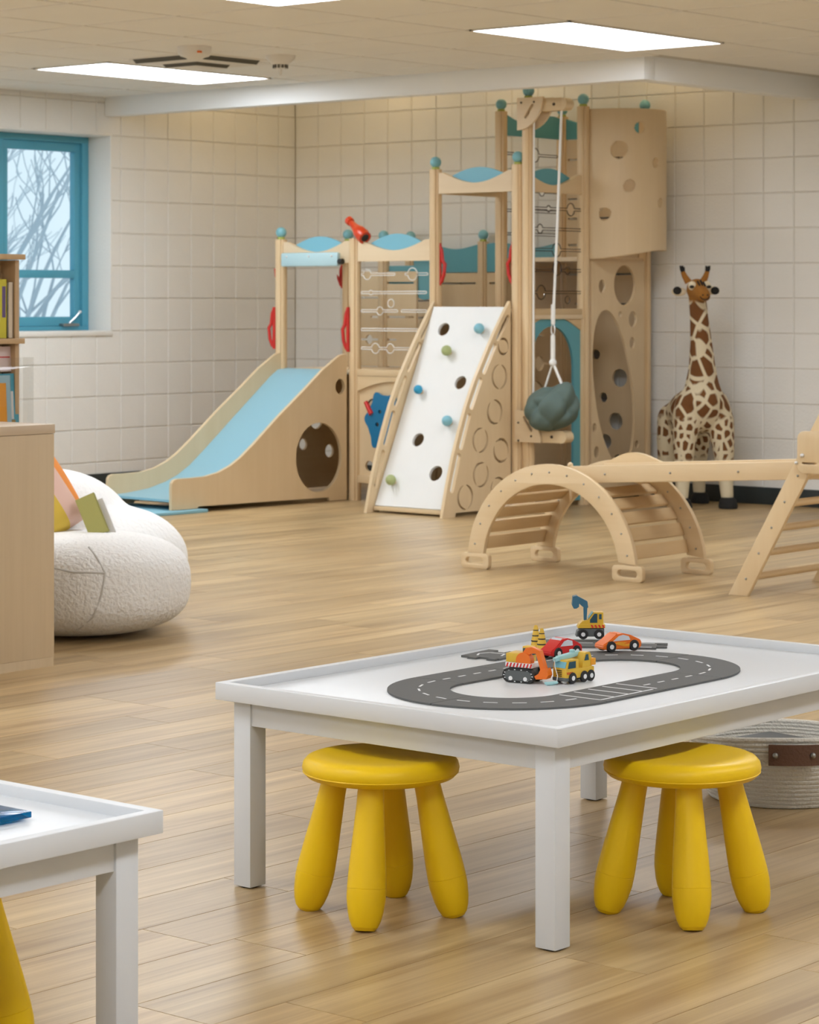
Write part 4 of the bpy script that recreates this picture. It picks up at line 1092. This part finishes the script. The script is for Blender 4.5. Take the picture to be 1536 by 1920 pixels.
# ramp cheeks: quarter-round boards with slots and ring cuts
edge = [(-1.940, .0), (-1.925, .06), (-1.893, .18), (-1.848, .32), (-1.795, .46), (-1.735, .60), (-1.66, .74), (-1.575, .87), (-1.485, 1.0), (-1.40, 1.11), (-1.345, 1.178)]
def cheek(x, side):
    YB_ = -1.34
    out = [(y, z) for y, z in edge]+[(YB_, 1.17), (YB_, .022), (-1.825, .022), (-1.83, .0)]
    hs = []
    def inner(i, f):
        a, b_ = edge[i], edge[i+1]; return (a[0]+(b_[0]-a[0])*f+.040, a[1]+(b_[1]-a[1])*f-.018)
    for i, f0, j, f1 in ((2, -.1, 3, .2), (3, .55, 4, .75), (5, .1, 6, .15), (6, .5, 7, .6), (8, -.1, 8, .95)):
        hs.append(slot(inner(i, f0), inner(j, f1), .016))
    if side > 0:
        def ring(cy, cz, r, a0, a1):
            # two arcs of a cut ring
            o2 = []
            n = 10
            for k in range(n+1):
                a = R(a0+(a1-a0)*k/n); o2.append((cy+r*math.cos(a), cz+r*1.0*math.sin(a)))
            for k in range(n, -1, -1):
                a = R(a0+(a1-a0)*k/n); w_ = .012*math.sin(PI*k/n)**.6+.003; o2.append((cy+(r-w_)*math.cos(a), cz+(r-w_)*math.sin(a)))
            return o2
        for cy, cz, g in ((-1.440, .757, 0), (-1.482, .562, 30), (-1.610, .410, -20), (-1.425, .345, 60), (-1.605, .220, -30), (-1.742, .103, 10), (-1.45, .13, 40), (-1.405, .925, 60)):
            rr = .070 if cz < .9 else .050
            hs.append(ring(cy, cz, rr, 95+g, 265+g)); hs.append(ring(cy, cz, rr, 275+g, 435+g))
    return put('ramp_cheek', sheet(out, hs, .020, (x, 0, 0), YA, ZA), 'birch_y' if False else 'birch', PS)
cheek(RX1+.004, 1); cheek(RX0-.004, -1)
# ---- red handles
def handle(x, y, z0, z1, ux, uy, d=.034, r=.0105):
    zs = [z0, z0+.01, z0+.05, (z0+z1)/2, z1-.09, z1-.03, z1]; ds = [.0, .012, d*.8, d, d*.55, .012, .0]
    obj('grab_handle', MB().tube([(x+ux*k, y+uy*k, z) for z, k in zip(zs, ds)], r, 10).tube([(x, y, z0-.012), (x, y, z1+.012)], r*.95, 8), 'red', PS)
l_ = Vector((-.7625, -.647))
handle(X0-.028, YF-.033, .90, 1.13, -.8, -.5); handle(X1_-.020, YF-.042, .89, 1.13, -.8, -.5)
handle(X0-.036, YF+.03, 1.28, 1.46, -.9, -.3); handle(X0-.038, YM-.01, 1.27, 1.40, -.9, -.3)
handle(X2+.030, YF+.0, 1.28, 1.50, .9, .3); handle(X3-.040, YF+.0, 1.28, 1.50, -.9, -.3)
# ---- telescope
tp = Vector((X1_, YF, 1.555)); cr_ = Vector((.7625, .647, 0)); tc_ = Vector((.647, -.7625, 0))
A_ = tp+cr_*.060+tc_*.075+Vector((0,0,-.005)); B_ = tp-cr_*.040-tc_*.06+Vector((0,0,.105))
ax = B_-A_
pr = [(0, .040), (.10, .040), (.13, .043), (.38, .038), (.48, .030), (.62, .022), (.85, .018), (.87, .025), (1.0, .026)]
te = obj('telescope', MB().tube([A_+ax*s_ for s_, r_ in pr], [r_ for s_, r_ in pr], 20), 'telescope_red', PS)
obj('lens', MB().tube([A_-ax*.003, A_+ax*.01], .025, 18), 'black', te)
obj('bracket', MB().tube([tp-Vector((0,0,.02)), tp+Vector((0,0,.025)), (A_+B_)/2-Vector((0,0,.02))], .012, 10), 'metal', te)
# ---- swing brackets and arms on the tall front post
xs = 2.985
top = [(xs-.04, 2.312)]+[(xs-.04+.18*math.cos(R(90*k/10)), 2.312-.18*math.sin(R(90*k/10))) for k in range(0, 11)]
low = [(xs-.055, .392), (xs+.125, .392)]+[(xs-.055+.18*math.cos(R(90*k/10)), .392+.18*math.sin(R(90*k/10))) for k in range(1, 11)]
for yy in (-1.346, -1.254):
    put('swing_bracket', sheet(top, [slot((xs+.02, 2.205), (xs+.065, 2.265), .010)], .015, (0, yy, 0), XA, ZA), 'birch_h', PS)
    put('swing_bracket', sheet(low, [slot((xs+.01, .53), (xs+.06, .46), .009)], .015, (0, yy, 0), XA, ZA), 'birch_h', PS)
for z in (2.232, .392):
    obj('swing_arm', MB().box(xs+.03, xs+.255, YF-.036, YF+.036, z, z+.070, .004).lathe([(0, -.0345), (.0345, -.0345), (.0345, .0345), (0, .0345)], 24, M=Matrix.Translation((xs+.255, YF, z+.035)) @ Matrix.Rotation(PI/2, 4, 'X')), 'climb_x', PS)
for z, dx_ in ((2.267, .205), (.427, .19), (.427, .06), (.50, -.03), (.40, -.03), (2.285, .08), (2.285, -.01)):
    obj('bolt', MB().ball((xs+dx_, YF-.0365 if dx_ > .15 else YF-.0545, z), .009 if dx_ > .15 else .006, 10, 6), 'slot_dark', PS)
obj('side_rope', MB().tube([(xs+.062, YF-.03, 2.20), (xs+.060, YF-.035, .48)], .0055, 8), 'rope', PS)

# ------------------------------------------------------------------ swing pod
sw = thing('pod_swing', 'grey green fabric pod swing hanging from a white rope at the tall tower', 'swing', (3.185, -1.345, .462))
px_, py_ = 3.185, -1.345
mb = MB(); n, m_ = 96, 52; vs = []; fs = []
for i in range(m_+1):
    v = i/m_; a = PI*v
    for k in range(n):
        p = 2*PI*k/n
        r = math.sin(a)**.62
        fold = 1+.20*(abs(math.sin(1.5*p+4.2*v+.9))**.7-.6)+.16*(abs(math.sin(2.5*p-5*v+.3))**.6-.6)+.05*math.sin(7*p+11*v)*math.sin(a)
        x = .150*r*fold*math.cos(p); y = .125*r*fold*math.sin(p)
        z = .118*math.cos(a)*(1+.05*math.sin(3*p))
        z += .045*max(0, math.cos(a))*(abs(math.cos(p))**3)*r     # pulled-up corners at the ropes
        z -= .035*max(0, math.cos(a))*(1-abs(math.cos(p)))
        th = R(18); xx = x*math.cos(th)-z*math.sin(th)*-1; zz = z*math.cos(th)+x*math.sin(th)
        vs.append((px_+x*.98+.0, py_+y, .462+.122+z*.98+x*.22))
for i in range(m_):
    for k in range(n):
        a = i*n+k; b_ = i*n+(k+1) % n; fs.append((a, a+n, b_+n, b_))
o = obj('pod', mb.add(vs, fs), 'canvas_green', sw); smooth(o.data, 60)
kn = (px_+.005, py_, .838)
obj('rope', MB().tube([(px_+.03, py_+.045, 2.232), (px_+.015, py_+.02, 1.5), (px_+.007, py_, 1.08)], .0075, 8), 'rope', sw)
obj('strap', MB().tube([(px_+.007, py_, 1.16), (px_+.006, py_, 1.05)], .012, 8).tube([(px_+.005, py_, .99), (px_+.005, py_, .85)], .013, 8), 'rope', sw)
obj('carabiner', MB().tube([(px_+.006+.012*math.cos(a), py_, 1.02+.03*math.sin(a)) for a in [2*PI*k/14 for k in range(15)]], .004, 6, cap=False), 'metal_pale', sw)
obj('knot', MB().ball(kn, .022, 14, 10), 'rope', sw)
obj('pod_cord', MB().tube([kn, (px_+.085, py_-.01, .70)], .008, 8), 'rope', sw); obj('pod_cord', MB().tube([kn, (px_-.075, py_+.01, .655)], .006, 8), 'rope', sw)

# ------------------------------------------------------------------ landing mat
mt = MB(); p = S0+SD*1.42-SW*.0
mt.obox((p.x-.02, p.y, .0095), (.72, .58, .018), Rz(-SA), .004)
tag(obj('landing_mat', mt, 'mat_blue'), 'flat light blue landing mat at the foot of the slide', 'mat')

# ------------------------------------------------------------------ climbing arch
AC, AF, ABk = 5.05, -3.815, -3.375
ar = thing('climbing_arch', 'wooden climbing arch with slats standing in front of the play structure', 'climbing arch', (5.06, -3.6, 0))
def arch_side(y, dx):
    Ro, Ri, zc = .455, .368, .022
    out = [(dx+Ro*math.cos(R(a)), zc+Ro*math.sin(R(a))) for a in range(6, 175, 4)]
    inn = [(dx+Ri*math.cos(R(a)), zc+Ri*math.sin(R(a))) for a in range(173, 6, -4)]
    s_ = put('arch_side', sheet(out+inn, [], .022, (AC, y, 0), XA, ZA, .002), 'climb_x', ar)
    for sx in (-1, 1):
        c = dx+sx*(Ro+Ri)/2
        put('foot', sheet(rrect(c-.078, c+.078, 0, .068, .018), [slot((c-.036, .034), (c+.036, .034), .015)], .024, (AC, y-.002, 0), XA, ZA, .002), 'climb_x', s_)
    mb = MB()
    for a in range(12, 170, 13): mb.ball((AC+dx+.42*math.cos(R(a)), y-.0115, zc+.42*math.sin(R(a))), .0045, 8, 5)
    obj('screw_head', mb, 'metal', s_)
arch_side(AF, -.005); arch_side(ABk, .045)
for a in (14, 25, 36, 47, 58, 122, 133, 144, 155, 166):
    r_ = .398; x = AC+.02+r_*math.cos(R(a)); z = .022+r_*math.sin(R(a))
    obj('slat', MB().obox((x, (AF+ABk)/2, z), (.016, ABk-AF-.022, .058), Matrix.Rotation(R(-a), 3, 'Y'), .003), 'climb_y', ar)
for a in (86, 98, 110):
    r_ = .380; x = AC+.02+r_*math.cos(R(a)); z = .022+r_*math.sin(R(a))
    obj('slat', MB().obox((x, (AF+ABk)/2, z), (.016, ABk-AF-.022, .058), Matrix.Rotation(R(-a), 3, 'Y'), .003), 'climb_y', ar)
# ------------------------------------------------------------------ ramp plank from the arch to the triangle
pk = thing('climbing_plank', 'pale wooden bridge plank from the arch to the ladder triangle', 'plank', (5.75, -3.6, .47))
pa, pb = Vector((5.075, 0, .428)), Vector((6.37, 0, .505)); dv = (pb-pa); L = dv.length; pit = math.atan2(dv.z, dv.x); PM = Matrix.Rotation(-pit, 3, 'Y')
cc = (pa+pb)/2
for y in (-3.735, -3.455):
    obj('side_rail', MB().obox((cc.x, y, cc.z), (L, .022, .074), PM, .004), 'climb_x', pk)
obj('deck', MB().obox((cc.x, -3.595, cc.z+.018), (L-.02, .26, .014), PM, .002), 'climb_x', pk)
mb = MB()
for f in (.16, .42, .68): q = pa.lerp(pb, f); mb.ball((q.x, -3.747, q.z), .005, 8, 5)
obj('screw_head', mb, 'metal', pk)
hump = [(-.17, 0), (.17, 0)]+[(.17-.34*k/16, .05*math.sin(PI*k/16)**1.3) for k in range(17)]
put('end_hook', sheet(hump, [], .022, (5.225, -3.452, .468), (math.cos(pit), 0, math.sin(pit)), (-math.sin(pit), 0, math.cos(pit))), 'climb_x', pk)
obj('end_pin', MB().ball((5.09, -3.735, .470), .013, 12, 8), 'climb_x', pk)
# ------------------------------------------------------------------ ladder triangle
tr_ = thing('climbing_triangle', 'wooden ladder triangle cut off at the right edge', 'climbing triangle', (6.5, -3.65, 0))
foot, apx = Vector((6.085, 0, .0)), Vector((6.585, 0, .88)); far = Vector((7.10, 0, 0))
def leg_board(a, b_, y, w=.086):
    d = (b_-a); L = d.length; d.normalize(); nx = Vector((d.z, 0, -d.x))
    c0 = a; 
    poly = [(a.x-w*.52, 0), (a.x+w*.52, 0), (b_.x+w*.52, b_.z), (b_.x-w*.52, b_.z)]
    return put('side_rail', sheet(poly, [], .022, (0, y, 0), XA, ZA, .002), 'climb_z', tr_)
for y in (-3.94, -3.30):
    s_ = leg_board(foot, apx, y); leg_board(far, apx, y)
    mb = MB()
    for f in (.08, .2, .32, .44, .56): q = foot.lerp(apx, f); mb.ball((q.x, y-.0115, q.z), .005, 8, 5)
    obj('screw_head', mb, 'metal', s_)
for f in (.085, .20, .315, .43, .56, .70, .85):
    for a, b_ in ((foot, apx), (far, apx)):
        q = a.lerp(b_, f)
        obj('rung', MB().tube([(q.x, -3.945, q.z), (q.x, -3.295, q.z)], .015, 12), 'climb_y', tr_)
put('corner_plate', sheet(rrect(6.375, 6.56, .505, .67, .03), [slot((6.40, .545), (6.46, .545), .004)], .02, (0, -3.962, 0), XA, ZA, .002), 'climb_z', tr_)
obj('bolt', MB().ball((6.40, -3.974, .575), .009, 10, 6).ball((6.372, -3.974, .545), .007, 10, 6), 'metal_pale', tr_)

# ------------------------------------------------------------------ plush giraffe
GA = R(-38)
gi = thing('plush_giraffe', 'tall plush toy giraffe with brown patches standing against the back wall', 'plush toy', (3.60, -.47, 0), GA)
mb = MB()
def limb(pts, rs, n=16): mb.tube(pts, rs, n); [mb.ball(p, r*.98, 14, 8) for p, r in zip(pts, rs)]
limb([(-.02, 0, .60), (-.02, 0, .70)], [.135, .10])
limb([(-.04, 0, .56), (-.20, 0, .54), (-.36, 0, .50)], [.135, .14, .125])            # trunk
limb([(-.03, -.075, .60), (-.01, -.100, .50), (.005, -.115, .36), (.01, -.125, .20), (.02, -.135, .06)], [.080, .082, .066, .046, .036])
limb([(-.03, .075, .60), (-.01, .100, .50), (.005, .115, .36), (.01, .125, .20), (.02, .135, .06)], [.080, .082, .066, .046, .036])
limb([(-.36, -.075, .50), (-.37, -.095, .36), (-.40, -.10, .20), (-.38, -.10, .06)], [.085, .066, .044, .036])
limb([(-.36, .075, .50), (-.37, .095, .36), (-.40, .10, .20), (-.38, .10, .06)], [.085, .066, .044, .036])
limb([(-.03, 0, .66), (-.005, -.006, .80), (.01, -.018, .95), (.02, -.034, 1.10), (.025, -.045, 1.20)], [.105, .078, .062, .053, .050])
# head: skull, muzzle towards the viewer, chin
mb.ball((.03, -.048, 1.245), 1, 22, 14, (.068, .062, .062))
mb.ball((.085, -.046, 1.222), 1, 20, 12, (.070, .050, .043))
mb.ball((.13, -.045, 1.208), 1, 18, 12, (.040, .045, .036))
blob('body', mb, 'giraffe_plush', .011, gi, 6, False)
for s in (-1, 1):
    hy = -.048+s*.047
    h = obj('horn', MB().tube([(.0, hy*.9-.004, 1.285), (-.005, hy+s*.016, 1.32), (-.008, hy+s*.026, 1.345)], [.021, .016, .013], 12), 'plush_brown', gi, False)
    hm = MB()
    r_ = random.Random(4+s)
    for k in range(26):
        a = r_.uniform(0, 2*PI); hm.tube([(-.007, hy+s*.024, 1.338), (-.007+.010*math.cos(a), hy+s*.030+.012*math.sin(a), 1.362+r_.uniform(0,.018))], [.012, .004], 6)
    obj('horn_tuft', hm, 'hoof_black', h, False)
    e = obj('ear', MB().ball((.0, -.048+s*.098, 1.235-.012*s*-1*.3), 1, 18, 12, (.014, .045, .024)), 'plush_cream', gi, False)
    obj('ear_tip', MB().ball((.013, -.048+s*.112, 1.238), 1, 14, 10, (.010, .026, .023)), 'hoof_black', e, False)
    ew = obj('eye_patch', MB().ball((.073, -.048+s*.043, 1.265), 1, 16, 10, (.018, .024, .027)), 'plush_cream', gi, False)
    obj('eye', MB().ball((.0885, -.048+s*.050, 1.259), 1, 14, 10, (.007, .015, .0095), Matrix.Identity(4)), 'hoof_black', ew, False)
    for x, y in ((.02, s*.135), (-.38, s*.10)):
        obj('hoof', MB().lathe([(0, 0), (.050, 0), (.054, .015), (.048, .045), (.034, .062), (0, .062)], 20, (x+.012, y, .001), sx=1.2), 'hoof_black', gi, False)
    obj('nostril', MB().ball((.166, -.045+s*.014, 1.212), .005, 8, 6), 'hoof_black', gi, False)
mk = MB()
for dy, z, l_2 in ((-.012, 1.285, .018), (.006, 1.287, .022), (.022, 1.282, .014)):
    mk.tube([(.096, -.046+dy+.004, z-.012-l_2*.5), (.078, -.046+dy-.004, z-.004+l_2*.6)], .0050, 6)
obj('brow_stripe', mk, 'hoof_black', gi, False)
obj('mouth_line', MB().tube([(.160, -.045+.03*math.sin(a), 1.192-.006*math.cos(a*1.5)+(.012*(a/1.2)**2)) for a in [-1.2+.24*k for k in range(11)]], .003, 5), 'hoof_black', gi, False)
obj('tail', MB().tube([(-.47, 0, .56), (-.50, .01, .45), (-.49, .02, .34), (-.485, .02, .26)], [.014, .011, .010, .020], 10), 'plush_brown', gi, False)

# ------------------------------------------------------------------ ceiling fittings
vt = thing('air_vent', 'square ceiling air diffuser right of the left light panel', 'air vent', (2.23, -3.16, ZC))
def frustum(h0, z0, h1, z1): return MB().add([(-h0,-h0,z0), (h0,-h0,z0), (h0,h0,z0), (-h0,h0,z0), (-h1,-h1,z1), (h1,-h1,z1), (h1,h1,z1), (-h1,h1,z1)], [(0,1,5,4), (1,2,6,5), (2,3,7,6), (3,0,4,7), (3,2,1,0), (4,5,6,7)])
obj('frame', frustum(.275, .004, .270, -.002), 'smoke_white', vt, False)
obj('shaded_slope', frustum(.235, -.0015, .222, -.024), 'vent_dark', vt, False)  # sloping louvre sides coloured dark to paint in their shade
obj('louvre', frustum(.226, -.0242, .222, -.0262), 'smoke_white', vt, False)
obj('shaded_slope', frustum(.125, -.0262, .112, -.044), 'vent_dark', vt, False)
obj('louvre', frustum(.116, -.0442, .113, -.0462), 'smoke_white', vt, False)
d1 = thing('smoke_detector', 'round white smoke detector on the ceiling in front of the air vent', 'smoke detector', (2.68, -3.62, ZC))
obj('housing', MB().lathe([(0, .003), (.085, .003), (.085, -.010), (.082, -.034), (.072, -.044), (.05, -.050), (.03, -.062), (0, -.064)], 32), 'smoke_white', d1, False)
obj('indicator', MB().box(.066, .079, -.05, -.028, -.034, -.024), 'toy_orange', d1, False)
d2 = thing('smoke_detector', 'cone-shaped white heat detector on the ceiling right of the air vent', 'smoke detector', (2.70, -3.02, ZC))
obj('housing', MB().lathe([(0, .003), (.078, .003), (.076, -.012), (.052, -.036), (.042, -.042), (.042, -.046), (0, -.046)], 32), 'smoke_white', d2, False)
gm = MB()
for k in range(12):
    a = 2*PI*k/12; gm.obox((.038*math.cos(a), .038*math.sin(a), -.054), (.004, .010, .018), Rz(a))
obj('grille', gm, 'vent_dark', d2, False)
obj('probe', MB().lathe([(0, -.046), (.032, -.046), (.032, -.062), (.010, -.068), (.006, -.095), (0, -.10)], 20), 'smoke_white', d2, False)
